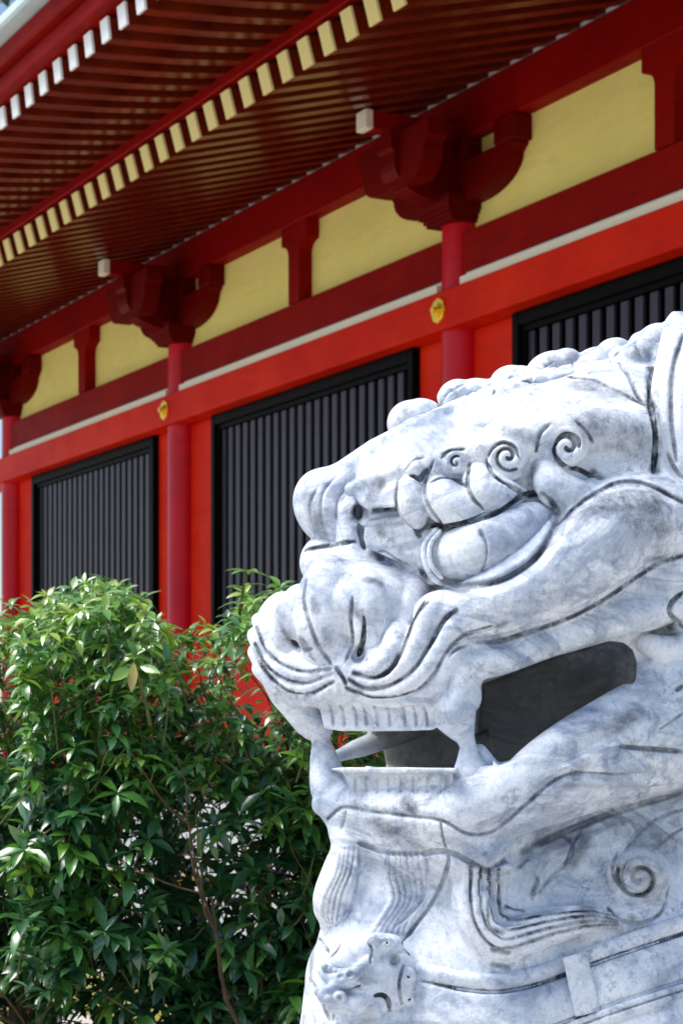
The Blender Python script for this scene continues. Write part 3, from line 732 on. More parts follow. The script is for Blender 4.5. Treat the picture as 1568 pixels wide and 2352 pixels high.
    h.stain([A(1200, 730), A(1260, 690), A(1330, 650), A(1440, 650)], 16, 0.42)
    h.stain([A(1470, 690), A(1500, 740), A(1480, 770)], 22, 0.40)
    h.stain([A(1240, 580), A(1270, 605)], 10, 0.7)
    h.stain([B(880, 240), B(930, 235)], 12, 0.5)
    h.stain([A(1440, 235), A(1460, 200), A(1470, 160)], 10, 0.6)
    h.stain([A(1240, 250), A(1320, 330)], 14, 0.25)
    h.stain([A(1430, 895), A(1500, 890)], 12, 0.55)

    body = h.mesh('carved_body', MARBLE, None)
    keep = []
    def part(o): keep.append(o); return o
    part(body)
    lo = Field(600, 1900, 2380, 3080, -160, 900, 9.0)
    lo.tube([(890, 2420, 300, 190), (900, 2700, 300, 190), (960, 3080, 330, 220)], k=30); lo.tube([(1130, 2420, 300, 260), (1180, 2700, 330, 280), (1250, 3080, 380, 300)], k=40); lo.tube([(1450, 2420, 390, 290), (1560, 2760, 450, 320), (1600, 3080, 480, 330)], k=40)
    lo.tube([(790, 2460, 230, 80), (760, 2760, 200, 72), (730, 2980, 160, 90)], k=30); lo.tube([(1010, 2480, 60, 90), (1000, 2780, 20, 80), (960, 2980, -20, 100)], k=30)
    for a_ in (-30, 0, 30): lo.ell((705 + a_, 2990, 110 - a_), (34, 40, 60), k=8); lo.ell((930 + a_ * 1.2, 3000, -70), (36, 42, 60), k=8)
    part(lo.mesh('torso', MARBLE, None))
    # ---------------- parts of their own
    x = [p[0] for p in eye]; f = Field(990, 1300, 1140, 1380, 0, 260, 3.0)
    f.tube(eye, k=5, step=8)
    f.groove([Ee(900, 595), Ee(1050, 572), Ee(1180, 535), Ee(1290, 492), Ee(1400, 425), Ee(1450, 425)], 8, d=2, grime=1.0)
    f.groove([Ee(1165, 600), Ee(1205, 690), Ee(1195, 790), Ee(1160, 880)], 2.6, grime=0.45)
    f.groove([Ee(940, 870), Ee(1000, 890), Ee(1100, 895)], 4, grime=0.5)
    f.stain([Ee(1330, 755), Ee(1340, 770)], 8, 0.6); f.stain([Ee(1168, 605), Ee(1175, 625)], 7, 0.6)
    part(f.mesh('eyeball', MARBLE, None))
    f = Field(960, 1150, 1500, 1960, -60, 220, 3.4)
    f.tube([B(740, 420) + (75, 56), B(745, 500) + (52, 46), B(775, 580) + (55, 24), B(790, 622) + (58, 19)], k=6, step=8)
    f.tube([B(700, 520) + (60, 26), B(745, 560) + (52, 22)], k=12)
    part(f.mesh('upper_fang', MARBLE, None))
    f = Field(960, 1190, 1690, 1960, -60, 240, 3.4)
    f.tube([B(790, 622) + (58, 19), B(795, 680) + (62, 30), B(815, 760) + (66, 48), B(820, 840) + (72, 56), B(815, 880) + (80, 50)], k=6, step=8)
    f.tube([B(768, 660) + (50, 10), B(748, 740) + (52, 12), B(760, 830) + (50, 11), B(785, 880) + (48, 10)], k=4, step=8)
    f.tube([B(830, 640) + (90, 18), B(890, 700) + (90, 16), B(940, 700) + (95, 18)], k=8, step=8)
    part(f.mesh('lower_fang', MARBLE, None))
    # collar band
    def collar_path(vo):
        pts = [Cc(540, 695 + vo), Cc(700, 728 + vo), Cc(850, 738 + vo), Cc(1000, 708 + vo), Cc(1100, 672 + vo), Cc(1240, 620 + vo), Cc(1400, 565 + vo), Cc(1600, 500 + vo), Cc(1750, 450 + vo)]
        return spline(np.array(pts), 8)
    f = Field(940, 1800, 2080, 2460, -130, 400, 4.2)
    def band(P, r, off, k=5):
        wv = h.surf(P); 
        for _ in range(6): q_ = np.pad(wv, 1, mode='edge'); wv = (q_[:-2] + 2 * q_[1:-1] + q_[2:]) / 4
        f.tube(np.column_stack([P, wv + off, np.full(len(P), r)]), k=k)
    band(collar_path(-30), 17, 0); band(collar_path(-6), 14, 3)
    for vo in (38, 66, 94, 122, 150, 176): band(collar_path(vo), 20, 12, k=14)
    band(collar_path(222), 13, 2)
    band(collar_path(250), 13, 2)
    f.groove([(p[0], p[1]) for p in collar_path(14)[::6]], 5.5, d=2, grime=0.95)
    f.groove([(p[0], p[1]) for p in collar_path(200)[::6]], 5.5, d=2, grime=0.8)
    f.groove([(p[0], p[1]) for p in collar_path(236)[::6]], 3.5, d=1, grime=0.5)
    part(f.mesh('collar', MARBLE, None))
    f2 = Field(1270, 1420, 2150, 2370, -160, 300, 3.6)
    wv = f.surf([Cc(1160, 700)])[0]
    f2.prism([Cc(1095, 618), Cc(1188, 590), Cc(1215, 700), Cc(1243, 830), Cc(1145, 850), Cc(1120, 740)], wv - 34, wv + 34, k=3, rnd=5, slope=(0.12, 0))
    f2.prism([Cc(1120, 860), Cc(1235, 838), Cc(1240, 878), Cc(1130, 900)], wv - 18, wv + 34, k=3, rnd=5, slope=(0.12, 0))
    f2.grime.append((np.column_stack([spline([Cc(1150, 855), Cc(1240, 832)], 6), np.full(len(spline([Cc(1150, 855), Cc(1240, 832)], 6)), wv - 15)]), 9, 0.9))
    part(f2.mesh('collar_strap', MARBLE, None))
    # small beast mask hanging on the collar
    m = Field(700, 1010, 2110, 2460, -140, 300, 2.4)
    b0 = h.surf([Cc(330, 620)])[0]
    w0 = b0 - 20
    W = w0
    m.ell(Cc(345, 700) + (W + 34,), (112, 96, 92), k=8)
    m.ell(Cc(300, 605) + (W - 6,), (70, 46, 60), k=6, rot=-18)                       # forehead
    m.ell(Cc(395, 575) + (W + 4,), (46, 30, 46), k=4, rot=-10)
    m.tube([Cc(155, 668) + (W - 20, 13), Cc(185, 700) + (W - 48, 15), Cc(240, 700) + (W - 66, 16), Cc(290, 672) + (W - 70, 16), Cc(335, 628) + (W - 58, 14)], k=2, step=8)
    for i in range(9):
        t = i / 8; c = Cc(165 + 165 * t, 655 + 36 * math.sin(math.pi * t) - 36 * t); m.ell(c + (W - 62 + 26 * abs(t - .6),), (10, 9, 12), k=1)
    m.ell(Cc(262, 722) + (W - 58,), (25, 14, 20), k=2, rot=-12); m.ell(Cc(190, 728) + (W - 44,), (15, 11, 16), k=2, rot=20)     # eyes
    m.tube([Cc(215, 712) + (W - 62, 13), Cc(190, 748) + (W - 66, 17), Cc(165, 765) + (W - 62, 19)], k=4, step=8)                  # nose
    m.ell(Cc(150, 752) + (W - 56,), (17, 14, 17), k=2); m.ell(Cc(222, 772) + (W - 76,), (17, 15, 16), k=2); m.ell(Cc(180, 778) + (W - 72,), (15, 12, 15), k=2)
    m.tube([Cc(205, 800) + (W - 50, 24), Cc(270, 806) + (W - 50, 26), Cc(330, 775) + (W - 36, 24)], k=5, step=8)                 # upper lip
    m.tube([Cc(300, 735) + (W - 40, 22), Cc(360, 735) + (W - 26, 30), Cc(400, 770) + (W - 6, 26)], k=8, step=8)                  # cheek
    m.dent(Cc(322, 862), (30, 26), 34, rw=34, rot=-30, grime=1.0)
    m.ridge([Cc(350, 790), Cc(362, 830), Cc(372, 900)], 15, 12, k=3); m.ridge([Cc(262, 822), Cc(270, 850), Cc(262, 880)], 9, 8, k=2)
    m.groove([Cc(352, 768), Cc(385, 762), Cc(410, 782), Cc(418, 822)], 6, d=4, grime=1.0)
    m.dent(Cc(225, 690), (7, 7), 9, grime=1.0); m.dent(Cc(262, 686), (7, 7), 9, grime=1.0); m.dent(Cc(222, 776), (5, 5), 6, grime=1.0)
    m.groove([Cc(225, 745), Cc(262, 742), Cc(300, 728)], 3.2, grime=0.8); m.groove([Cc(335, 560), Cc(350, 590), Cc(340, 640)], 3.5, grime=0.6)
    for c, r_, hd, a0 in ((Cc(350, 548), 13, 1, 0), (Cc(405, 562), 17, 1, 90), (Cc(490, 690), 19, 1, 200), (Cc(497, 778), 20, -1, 0), (Cc(512, 856), 18, 1, 40)):
        m.spiral(c, r_, 1.3, 3.6, 9, hand=hd, a0=a0, grime=0.8)
    m.ell(Cc(445, 628) + (W - 6,), (26, 19, 34), k=3, rot=-25); m.dent(Cc(440, 630), (13, 8), 12, rot=-35, grime=0.8)              # ear
    m.groove([Cc(465, 560), Cc(500, 610), Cc(545, 640)], 5, grime=0.9); m.groove([Cc(470, 650), Cc(455, 720), Cc(465, 800)], 4, grime=0.7)
    m.stain([Cc(500, 600), Cc(540, 640), Cc(560, 660)], 12, 0.8)
    m.groove([Cc(230, 548), Cc(212, 592), Cc(180, 625)], 3.5, grime=0.6)
    part(m.mesh('collar_mask', MARBLE, None))
    pb = MB(); cx_, cy_ = 0.24, 2.90; z0_ = EYE + (HY - 3030) / F * LZ
    for hw, za, zb in ((.62, 0, .14), (.56, .142, .20), (.50, .202, z0_ - .10), (.57, z0_ - .098, z0_ - .03), (.60, z0_ - .028, z0_)): pb.box(cx_ - hw + .1, cx_ + hw + .25, cy_ - hw * .7, cy_ + hw, za, zb, b=.008)
    part(pb.build('pedestal', PEDE, None))
    for o in keep:
        o.parent = root; o.matrix_parent_inverse = inv
    tag(root, 'white marble guardian lion head with open mouth, curled brows and grey veins', 'statue')
    return root
LION = build_lion()

# ================================================================== the temple hall
TH = math.atan2(2434.0, F); ct, st_ = math.cos(TH), math.sin(TH)
DW = 5.4; A0 = (4573 * DW / ct / 2712 - DW * st_) / ct
def hp(s, n, z):
    """s metres along the wall to the far end, n metres out from the wall, z height"""
    a = A0 + s; d = DW - n
    return Vector((-a * st_ + d * ct, a * ct + d * st_, z))
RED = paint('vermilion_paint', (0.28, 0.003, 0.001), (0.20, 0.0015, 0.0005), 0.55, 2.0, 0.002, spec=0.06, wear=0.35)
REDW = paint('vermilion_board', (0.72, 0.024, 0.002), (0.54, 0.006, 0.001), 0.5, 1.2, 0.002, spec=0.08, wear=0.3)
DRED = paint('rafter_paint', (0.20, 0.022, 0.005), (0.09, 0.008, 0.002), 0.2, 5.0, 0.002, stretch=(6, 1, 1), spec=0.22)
BRED = paint('shaded_bracket_red', (0.15, 0.002, 0.0008), (0.10, 0.001, 0.0005), 0.5, 2.0, 0.002, spec=0.06)  # same vermilion, darkened: eave shade put into the bracket colour
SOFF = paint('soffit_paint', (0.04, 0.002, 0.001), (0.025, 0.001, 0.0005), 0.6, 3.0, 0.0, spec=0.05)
COLR = paint('lacquered_column', (0.60, 0.004, 0.014), (0.48, 0.002, 0.008), 0.3, 2.0, 0.001, coat=0.1, wear=0.3)
OCHRE = paint('ochre_plaster', (0.92, 0.77, 0.24), (0.82, 0.69, 0.20), 0.75, 2.2, 0.003, wear=0.16)
ENDY = paint('yellow_end_paint', (0.86, 0.74, 0.34), (0.80, 0.66, 0.26), 0.55, 6, 0.001)
ENDW = paint('white_end_paint', (0.90, 0.90, 0.86), (0.84, 0.84, 0.82), 0.5, 6, 0.001)
PLAS = paint('white_plaster', (0.84, 0.82, 0.78), (0.76, 0.74, 0.70), 0.8, 3, 0.003)
PODI = paint('grey_white_plaster', (0.55, 0.54, 0.56), (0.44, 0.43, 0.45), 0.85, 3, 0.003)
CREAM = paint('cream_strip_paint', (0.93, 0.86, 0.66), (0.88, 0.80, 0.60), 0.7, 3, 0.001)
BLK = paint('black_lacquer_wood', (0.004, 0.0035, 0.004), (0.0025, 0.0025, 0.0025), 0.4, 8, 0.001, spec=0.03)
SLAT = paint('grey_lattice_wood', (0.050, 0.040, 0.060), (0.028, 0.023, 0.034), 0.36, 6, 0.001, stretch=(8, 8, 1), spec=0.22)
VOID = paint('dark_backing', (0.004, 0.004, 0.004), (0.003, 0.003, 0.003), 0.9, 6, 0.0, spec=0.0)
def gold_mat():
    m, nt, b = new_mat('gilded_metal'); b.inputs['Base Color'].default_value = (0.95, 0.62, 0.06, 1)
    b.inputs['Metallic'].default_value = 0.85; b.inputs['Roughness'].default_value = 0.32; return m
GOLD = gold_mat()
COPPER = paint('pale_roof_metal', (0.62, 0.72, 0.72), (0.48, 0.58, 0.60), 0.5, 5, 0.002)
TILE = paint('grey_roof_tile', (0.16, 0.17, 0.18), (0.10, 0.105, 0.11), 0.5, 7, 0.004)

def build_hall():
    root = empty('temple_hall', hp(0, 0, 0), -(math.pi / 2 - TH))
    tag(root, 'vermilion temple hall with ochre plaster panels, dark lattice windows and wide raftered eaves', 'temple')
    # local frame: x = -s, y = -n, z up
    H = lambda h: h + EYE
    def P(name, mb, mats, parent=None, smooth=False):
        return mb.build(name, mats, parent or root, smooth)
    S0, S1 = -5.2, 7.30
    # columns
    for s in (-3.6, 0, 3.6, 7.12):
        mb = MB().lathe([(0.125, 1.0), (0.112, 1.02), (0.112, 3.6), (0.108, H(2.62))], -s, 0, 40)
        P('column', mb, COLR, smooth=True)
    # base: plastered podium, sill and wainscot
    P('podium', MB().box(-S1 - 1.0, -S0, -1.0, 6, -0.05, 1.12, b=0.03), PODI)
    P('floor_edge', MB().box(-S1 - 0.6, -S0, -0.55, 6, 1.123, 1.22, b=0.008), RED)
    bays = [(-3.6, 0), (0, 3.6), (3.6, 7.12)]
    WZ0, WZ1 = H(0.55), H(2.064)
    for a, b in bays:
        a1, b1 = a + .11, b - .11
        P('wainscot', MB().box(-b1, -a1, 0.0, 0.06, 1.22, WZ0 - 0.1, b=0.004).box(-b1, -a1, -0.03, 0.05, WZ0 - 0.098, WZ0 - .002, b=0.006), REDW)
        P('jamb_board', MB().box(-(a + .44), -a1, 0.0, 0.05, WZ0, WZ1, b=0.004), REDW)
        P('jamb_board', MB().box(-b1, -(b - .53), 0.0, 0.05, WZ0, WZ1, b=0.004), REDW)
        # window
        w0, w1 = a + .442, b - .532
        fr = MB()
        fr.box(-w0 - .055, -w0, -0.045, 0.10, WZ0, WZ1 - .003, b=0.004).box(-w1, -w1 + .055, -0.045, 0.10, WZ0, WZ1 - .003, b=0.004)
        fr.box(-w1 + .056, -w0 - .056, -0.044, 0.10, WZ1 - 0.07, WZ1 - .004, b=0.004).box(-w1 + .056, -w0 - .056, -0.044, 0.10, WZ0 + .001, WZ0 + 0.07, b=0.004)
        fr.box(-w1 + .057, -w0 - .057, -0.02, 0.09, WZ1 - 0.10, WZ1 - 0.071).box(-w0 - .085, -w0 - .057, -0.02, 0.09, WZ0 + .071, WZ1 - .101).box(-w1 + .057, -w1 + .085, -0.02, 0.09, WZ0 + .071, WZ1 - .101)
        wi = P('lattice_window', fr, BLK)
        sl_ = MB(); k = int((w1 - w0 - .2) / 0.108); st = (w1 - w0 - .2) / k
        for i in range(k + 1):
            x = -(w0 + .10 + i * st); sl_.box(x - .030, x + .030, 0.0, 0.020, WZ0 + .07, WZ1 - .101, b=0.003)
        P('lattice', sl_, SLAT, wi)
        P('backing', MB().box(-w1 + .05, -w0 - .05, 0.30, 0.33, WZ0, WZ1 - .003), VOID, wi)
    # beams
    P('tie_beam', MB().box(-7.95, -S0, -0.14, 0.10, H(2.066), H(2.264), b=0.006), REDW)
    for a, b in bays:
        P('plaster_strip', MB().box(-(b - .115), -(a + .115), -0.088, 0.02, H(2.267), H(2.322)), CREAM)
        P('plaster_strip', MB().box(-(b - .115), -(a + .115), -0.050, 0.02, H(2.3225), H(2.3475)), PLAS)
        P('frieze_beam', MB().box(-(b - .10), -(a + .10), -0.07, 0.10, H(2.348), H(2.553), b=0.005), RED)
        m_ = (a + b) / 2
        P('frieze_panel', MB().box(-(m_ - .05), -(a + .02), 0.012, 0.04, H(2.54), H(3.05)), OCHRE)
        P('frieze_panel', MB().box(-(b - .02), -(m_ + .05), 0.012, 0.04, H(2.54), H(3.05)), OCHRE)
        # strut with flared cap block
        pr = [(-.07, H(2.555))] + [(.07, H(2.555)), (.07, H(2.84))]
        for i in range(7):
            t = i / 6 * math.pi / 2; pr.append((.07 + .085 * (1 - math.cos(t)), H(2.84) + .075 * math.sin(t)))
        pr += [(.165, H(2.925)), (.165, H(3.028)), (-.165, H(3.028)), (-.165, H(2.925))]
        for i in range(7):
            t = (6 - i) / 6 * math.pi / 2; pr.append((-.07 - .085 * (1 - math.cos(t)), H(2.84) + .075 * math.sin(t)))
        pr.append((-.07, H(2.84)))
        P('strut', MB().prism([(p - m_, z) for p, z in pr], -0.075, 0.05), RED)
    P('wall_purlin', MB().box(-8.6, -S0, -0.08, 0.10, H(3.03), H(3.272), b=0.006), RED)
    P('end_wall', MB().box(-7.17, -7.05, 0.03, 6, 1.22, H(3.03)), REDW)
    P('inner_wall', MB().box(-7.04, -S0, 0.34, 0.4, 1.22, H(3.2)), VOID)
    # brackets over each column
    def arm(L, top=3.028, hb=2.70):
        q = [(-.20, H(hb)), (.20, H(hb))]
        for i in range(1, 9):
            t = i / 8 * math.pi / 2; q.append((.20 + (L - .24) * math.sin(t), H(hb) + .16 * (1 - math.cos(t))))
        q += [(L, H(min(hb + .19, top - .01))), (L, H(top)), (-L, H(top)), (-L, H(min(hb + .19, top - .01)))]
        for i in range(8, 0, -1):
            t = i / 8 * math.pi / 2; q.append((-.20 - (L - .24) * math.sin(t), H(hb) + .16 * (1 - math.cos(t))))
        return q
    for s in (-3.6, 0, 3.6, 7.12):
        br = MB()
        # bearing block with flared foot, a step below it
        for (hw, z0, z1, z2) in ((.165, 2.605, 2.655, 2.735),):
            for k_, (w_, za, zb) in enumerate(((.125, 2.612, 2.63), (.137, 2.6301, 2.65), (.152, 2.6501, 2.668), (hw, 2.6681, 2.735))):
                br.box(-s - w_, -s + w_, -w_ - .02, w_, H(za), H(zb))
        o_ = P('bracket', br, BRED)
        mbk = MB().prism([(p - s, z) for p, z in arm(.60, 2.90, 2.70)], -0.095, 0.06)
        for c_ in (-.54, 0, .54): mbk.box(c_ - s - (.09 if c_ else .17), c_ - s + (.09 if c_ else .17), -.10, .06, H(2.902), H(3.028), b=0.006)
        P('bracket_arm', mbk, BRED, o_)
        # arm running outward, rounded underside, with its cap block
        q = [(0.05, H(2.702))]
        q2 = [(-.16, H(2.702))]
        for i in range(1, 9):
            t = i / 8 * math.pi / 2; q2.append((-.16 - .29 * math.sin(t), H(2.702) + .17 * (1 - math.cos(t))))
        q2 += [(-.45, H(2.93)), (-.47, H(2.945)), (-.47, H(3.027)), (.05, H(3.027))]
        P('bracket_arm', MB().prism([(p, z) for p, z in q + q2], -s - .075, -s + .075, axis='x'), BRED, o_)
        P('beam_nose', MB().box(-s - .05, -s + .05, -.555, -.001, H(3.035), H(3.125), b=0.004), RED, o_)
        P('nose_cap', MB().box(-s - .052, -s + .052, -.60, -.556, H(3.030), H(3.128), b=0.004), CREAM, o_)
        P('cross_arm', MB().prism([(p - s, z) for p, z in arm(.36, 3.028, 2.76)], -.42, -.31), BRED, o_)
        # gilded six-lobed fitting with domed boss on the beam
        if s < 7:
            g = MB(); zc = H(2.165); n_ = 36; pts = []
            for i in range(n_):
                t = 2 * math.pi * i / n_; r_ = .058 + .007 * abs(math.cos(4 * t)); pts.append((-s + r_ * math.cos(t), zc + r_ * math.sin(t)))
            g.prism(pts, -.152, -.1402)
            for r_, a_, b_ in ((.040, -.16, -.1521), (.030, -.168, -.1601)):
                g.prism([(-s + r_ * math.cos(2 * math.pi * i / 24), zc + r_ * math.sin(2 * math.pi * i / 24)) for i in range(24)], a_, b_)
            g.prism([(-s + .017 * math.cos(2 * math.pi * i / 16), zc + .017 * math.sin(2 * math.pi * i / 16)) for i in range(16)], -.185, -.1681)
            P('gilded_fitting', g, GOLD)
    # lower rafters: slanted bars with yellow ends
    n0, h0, n1, h1 = 0.1, 3.27, 1.45, 2.894
    dn, dh = n1 - n0, h1 - h0; L = math.hypot(dn, dh); un, uh = dn / L, dh / L; vn, vh = -uh, un   # along, and square to the rafter
    def rafter_mesh(na, ha, nb, hb_, wd, ht, bow=0.0, inner=0.3):
        d_n, d_h = nb - na, hb_ - ha; l = math.hypot(d_n, d_h); a_, b_ = d_n / l, d_h / l; pn, ph = -b_, a_
        K = 10; bot = []; 
        for i in range(K + 1):
            t = -inner / l + (1 + inner / l) * i / K; o = -bow * 4 * max(t, 0) * (1 - max(t, 0)) if bow else 0
            bot.append((na + d_n * t + pn * o, ha + d_h * t + ph * o))
        v = []; f = []; m = []
        for n_, h_ in bot:
            for wx, q in ((-wd / 2, 0), (wd / 2, 0), (wd / 2, ht), (-wd / 2, ht)): v.append((wx, -(n_ + pn * q), H(h_ + ph * q)))
        for i in range(K):
            for j in range(4): f.append((i * 4 + j, i * 4 + (j + 1) % 4, i * 4 + 4 + (j + 1) % 4, i * 4 + 4 + j)); m.append(0)
        f.append((0, 3, 2, 1)); m.append(0); k = K * 4
        f.append((k, k + 1, k + 2, k + 3)); m.append(0)
        # painted end block, a hair larger
        e = len(v); g = .002
        for q0 in (-.0, .012):
            for wx, q in ((-wd / 2 - g, -g), (wd / 2 + g, -g), (wd / 2 + g, ht + g), (-wd / 2 - g, ht + g)):
                v.append((wx, -(nb + a_ * q0 + pn * q), H(hb_ + b_ * q0 + ph * q)))
        for j in range(4): f.append((e + j, e + (j + 1) % 4, e + 4 + (j + 1) % 4, e + 4 + j)); m.append(1)
        f.append((e, e + 3, e + 2, e + 1)); m.append(1); f.append((e + 4, e + 5, e + 6, e + 7)); m.append(1)
        return v, f, m
    def rafters(name, spec, endm, s_from, s_to, **kw):
        v, f, m = rafter_mesh(*spec, **kw)
        first = None; k = int(round((s_to - s_from) / .2))
        for i in range(k + 1):
            s = s_from + .2 * i
            if first is None:
                first = mesh_obj(name, v, f, [DRED, endm], root, mi=m)
                bm = bmesh.new(); bm.from_mesh(first.data); bmesh.ops.recalc_face_normals(bm, faces=bm.faces[:]); bm.to_mesh(first.data); bm.free()
                o = first
            else:
                o = first.copy(); col.objects.link(o); o.parent = root
            o.location = (-s, 0, 0)
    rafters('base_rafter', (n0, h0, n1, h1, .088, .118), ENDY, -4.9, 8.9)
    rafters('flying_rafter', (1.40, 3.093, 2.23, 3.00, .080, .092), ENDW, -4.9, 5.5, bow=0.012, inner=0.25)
    # boards over the rafters and the edge members
    def slab(na, ha, nb, hb_, t0, t1, sa, sb, mat, name):
        d_n, d_h = nb - na, hb_ - ha; l = math.hypot(d_n, d_h); pn, ph = -d_h / l, d_n / l
        pr = [(-(na + pn * t0), H(ha + ph * t0)), (-(nb + pn * t0), H(hb_ + ph * t0)), (-(nb + pn * t1), H(hb_ + ph * t1)), (-(na + pn * t1), H(ha + ph * t1))]
        return P(name, MB().prism(pr, -sb, -sa, axis='x'), mat)
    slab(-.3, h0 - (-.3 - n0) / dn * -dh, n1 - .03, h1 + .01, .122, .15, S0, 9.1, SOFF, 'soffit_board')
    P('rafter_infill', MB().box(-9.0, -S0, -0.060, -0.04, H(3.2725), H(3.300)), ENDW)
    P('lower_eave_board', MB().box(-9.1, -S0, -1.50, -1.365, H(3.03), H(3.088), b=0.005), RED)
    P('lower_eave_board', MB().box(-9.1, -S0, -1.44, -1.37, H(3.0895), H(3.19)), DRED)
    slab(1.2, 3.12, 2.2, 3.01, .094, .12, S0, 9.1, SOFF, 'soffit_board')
    P('upper_eave_board', MB().box(-9.1, -S0, -2.31, -2.13, H(3.103), H(3.19), b=0.008), RED)
    P('upper_eave_board', MB().box(-9.1, -S0, -2.36, -2.10, H(3.191), H(3.285), b=0.01), RED)
    P('roof_edge', MB().box(-9.1, -S0, -2.44, -2.0, H(3.287), H(3.35), b=0.012), COPPER)
    pr = [(2.42, H(3.33)), (2.2, H(3.50)), (-6, H(7.2)), (-6, H(7.0)), (2.0, H(3.3))]
    pr = [(2.36, H(3.352)), (2.20, H(3.43)), (-4.0, H(6.4)), (-4.0, H(6.2)), (1.6, H(3.352))]
    P('roof', MB().prism([(-p, z) for p, z in pr], -9.1, 5.2, axis='x'), TILE)
    return root
HALL = build_hall()

# ------------------------------------------------------------------ ground
def ground_mat():
    m, nt, b = new_mat('mossy_ground'); v = obj_vec(nt)
    f = noise_tex(nt, v, 1.6, 6, 0.6); f2 = noise_tex(nt, v, 40, 5, 0.7)
    c = ramp(nt, f, [(0.35, (0.20, 0.19, 0.03)), (0.55, (0.42, 0.37, 0.06)), (0.7, (0.30, 0.28, 0.09))]).outputs[0]
    c = mix(nt, mixfac(nt, f2, 0.6), c, (0.12, 0.12, 0.03))
    nt.links.new(c, b.inputs['Base Color']); b.inputs['Roughness'].default_value = 0.9
    bp = N(nt, 'ShaderNodeBump'); bp.inputs['Distance'].default_value = 0.02; nt.links.new(f2, bp.inputs['Height']); nt.links.new(bp.outputs[0], b.inputs['Normal'])
    return m
PAVE = paint('pale_stone_paving', (0.56, 0.53, 0.47), (0.46, 0.43, 0.38), 0.8, 5, 0.004)
tag(mesh_obj('ground', [(-300, -300, 0), (300, -300, 0), (300, 600, 0), (-300, 600, 0)], [(0, 1, 2, 3)], PAVE), kind='structure')
o_ = MB().box(-16, 6, 1.05, 4.4, 0.004, 0.02, b=0.005).build('moss_bed', ground_mat()); o_.location = hp(0, 4.6, 0); o_.rotation_euler = (0, 0, -(math.pi / 2 - TH))
o_.location = hp(0, 3.4, 0) ; o_.location.z = 0
tag(o_, kind='structure')
o_ = MB().box(-16, 6, 0.0, 0.22, 0.02, 0.06, b=0.01).build('kerb', PAVE); o_.location = hp(0, 2.0, 0); o_.rotation_euler = (0, 0, -(math.pi / 2 - TH)); tag(o_, kind='structure')

# ================================================================== shrubs in front of the hall
def leaf_mat():
    m, nt, b = new_mat('glossy_leaf')
    a = N(nt, 'ShaderNodeAttribute', attribute_name='tone'); g = N(nt, 'ShaderNodeNewGeometry')
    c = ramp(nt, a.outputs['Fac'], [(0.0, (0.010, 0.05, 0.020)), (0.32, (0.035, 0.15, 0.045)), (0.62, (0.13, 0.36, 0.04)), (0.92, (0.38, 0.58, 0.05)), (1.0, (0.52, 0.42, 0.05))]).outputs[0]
    v = obj_vec(nt); n = noise_tex(nt, v, 35, 3)
    c = mix(nt, mixfac(nt, n, 0.35), c, (0.02, 0.06, 0.02))
    nt.links.new(c, b.inputs['Base Color']); b.inputs['Roughness'].default_value = 0.36
    b.inputs['Specular IOR Level'].default_value = 0.9
    b.inputs['Coat Weight'].default_value = 1.0; b.inputs['Coat Roughness'].default_value = 0.22
    tr = N(nt, 'ShaderNodeBsdfTranslucent'); nt.links.new(c, tr.inputs[0])
    ms = N(nt, 'ShaderNodeMixShader'); ms.inputs[0].default_value = 0.2
    out = nt.nodes['Material Output']; nt.links.new(b.outputs[0], ms.inputs[1]); nt.links.new(tr.outputs[0], ms.inputs[2]); nt.links.new(ms.outputs[0], out.inputs[0])
    return m
LEAF = leaf_mat()
BARK = paint('shrub_bark', (0.11, 0.075, 0.04), (0.05, 0.035, 0.02), 0.8, 30, 0.004)
TWIG = paint('green_twig', (0.16, 0.17, 0.05), (0.08, 0.09, 0.03), 0.6, 30, 0.001)
BAMB = paint('dry_bamboo', (0.50, 0.30, 0.11), (0.36, 0.20, 0.07), 0.45, 9, 0.002, stretch=(1, 1, 6))
STAKE = paint('weathered_stake', (0.42, 0.33, 0.25), (0.24, 0.17, 0.12), 0.7, 20, 0.003, stretch=(4, 4, 1))

def px(x, y, Z): return np.array([(x - CX) / F * Z, Z, EYE + (HY - y) / F * Z])
LT = []
def _leaf_template():
    """five cross rows along a blade folded on its midrib: rows of (left, mid, right)"""
    rows = [(0.0, 0.03), (0.18, 0.55), (0.42, 1.0), (0.68, 0.82), (0.88, 0.36), (1.0, 0.0)]
    return rows
class Leaves:
    def __init__(s): s.V = []; s.Q = []; s.T = []; s.n = 0
    def add(s, p, d, up, L, W, tone, curl, fold, rng):
        """p base, d direction, up face normal"""
        d = d / np.linalg.norm(d); side = np.cross(d, up); side /= (np.linalg.norm(side) + 1e-9); nrm = np.cross(side, d)
        rows = _leaf_template(); V = []
        tw = rng.uniform(-.25, .25)
        for t, w_ in rows:
            drop = -curl * t * t; c = p + d * (L * t * (1 - 0.25 * curl * t)) + nrm * (L * drop)
            wv = W * w_ * 0.5; a = tw * t; sd = side * math.cos(a) + nrm * math.sin(a)
            V += [c - sd * wv + nrm * fold * wv, c, c + sd * wv + nrm * fold * wv]
        k = s.n; s.V += V; s.n += len(V); s.T += [tone] * len(V)
        for i in range(len(rows) - 1):
            a = k + i * 3
            s.Q += [(a, a + 1, a + 4, a + 3), (a + 1, a + 2, a + 5, a + 4)]

def top_y(x):
    """upper outline of the planting at picture column x"""
    T = [(-400, 1400), (-60, 1380), (20, 1385), (70, 1400), (110, 1362), (200, 1345), (290, 1342), (345, 1385), (375, 1425), (430, 1462), (480, 1445), (520, 1395), (575, 1368), (620, 1365), (690, 1345), (760, 1360), (900, 1400), (1100, 1500), (1400, 1560)]
    return float(np.interp(x, [a for a, _ in T], [b for _, b in T]))

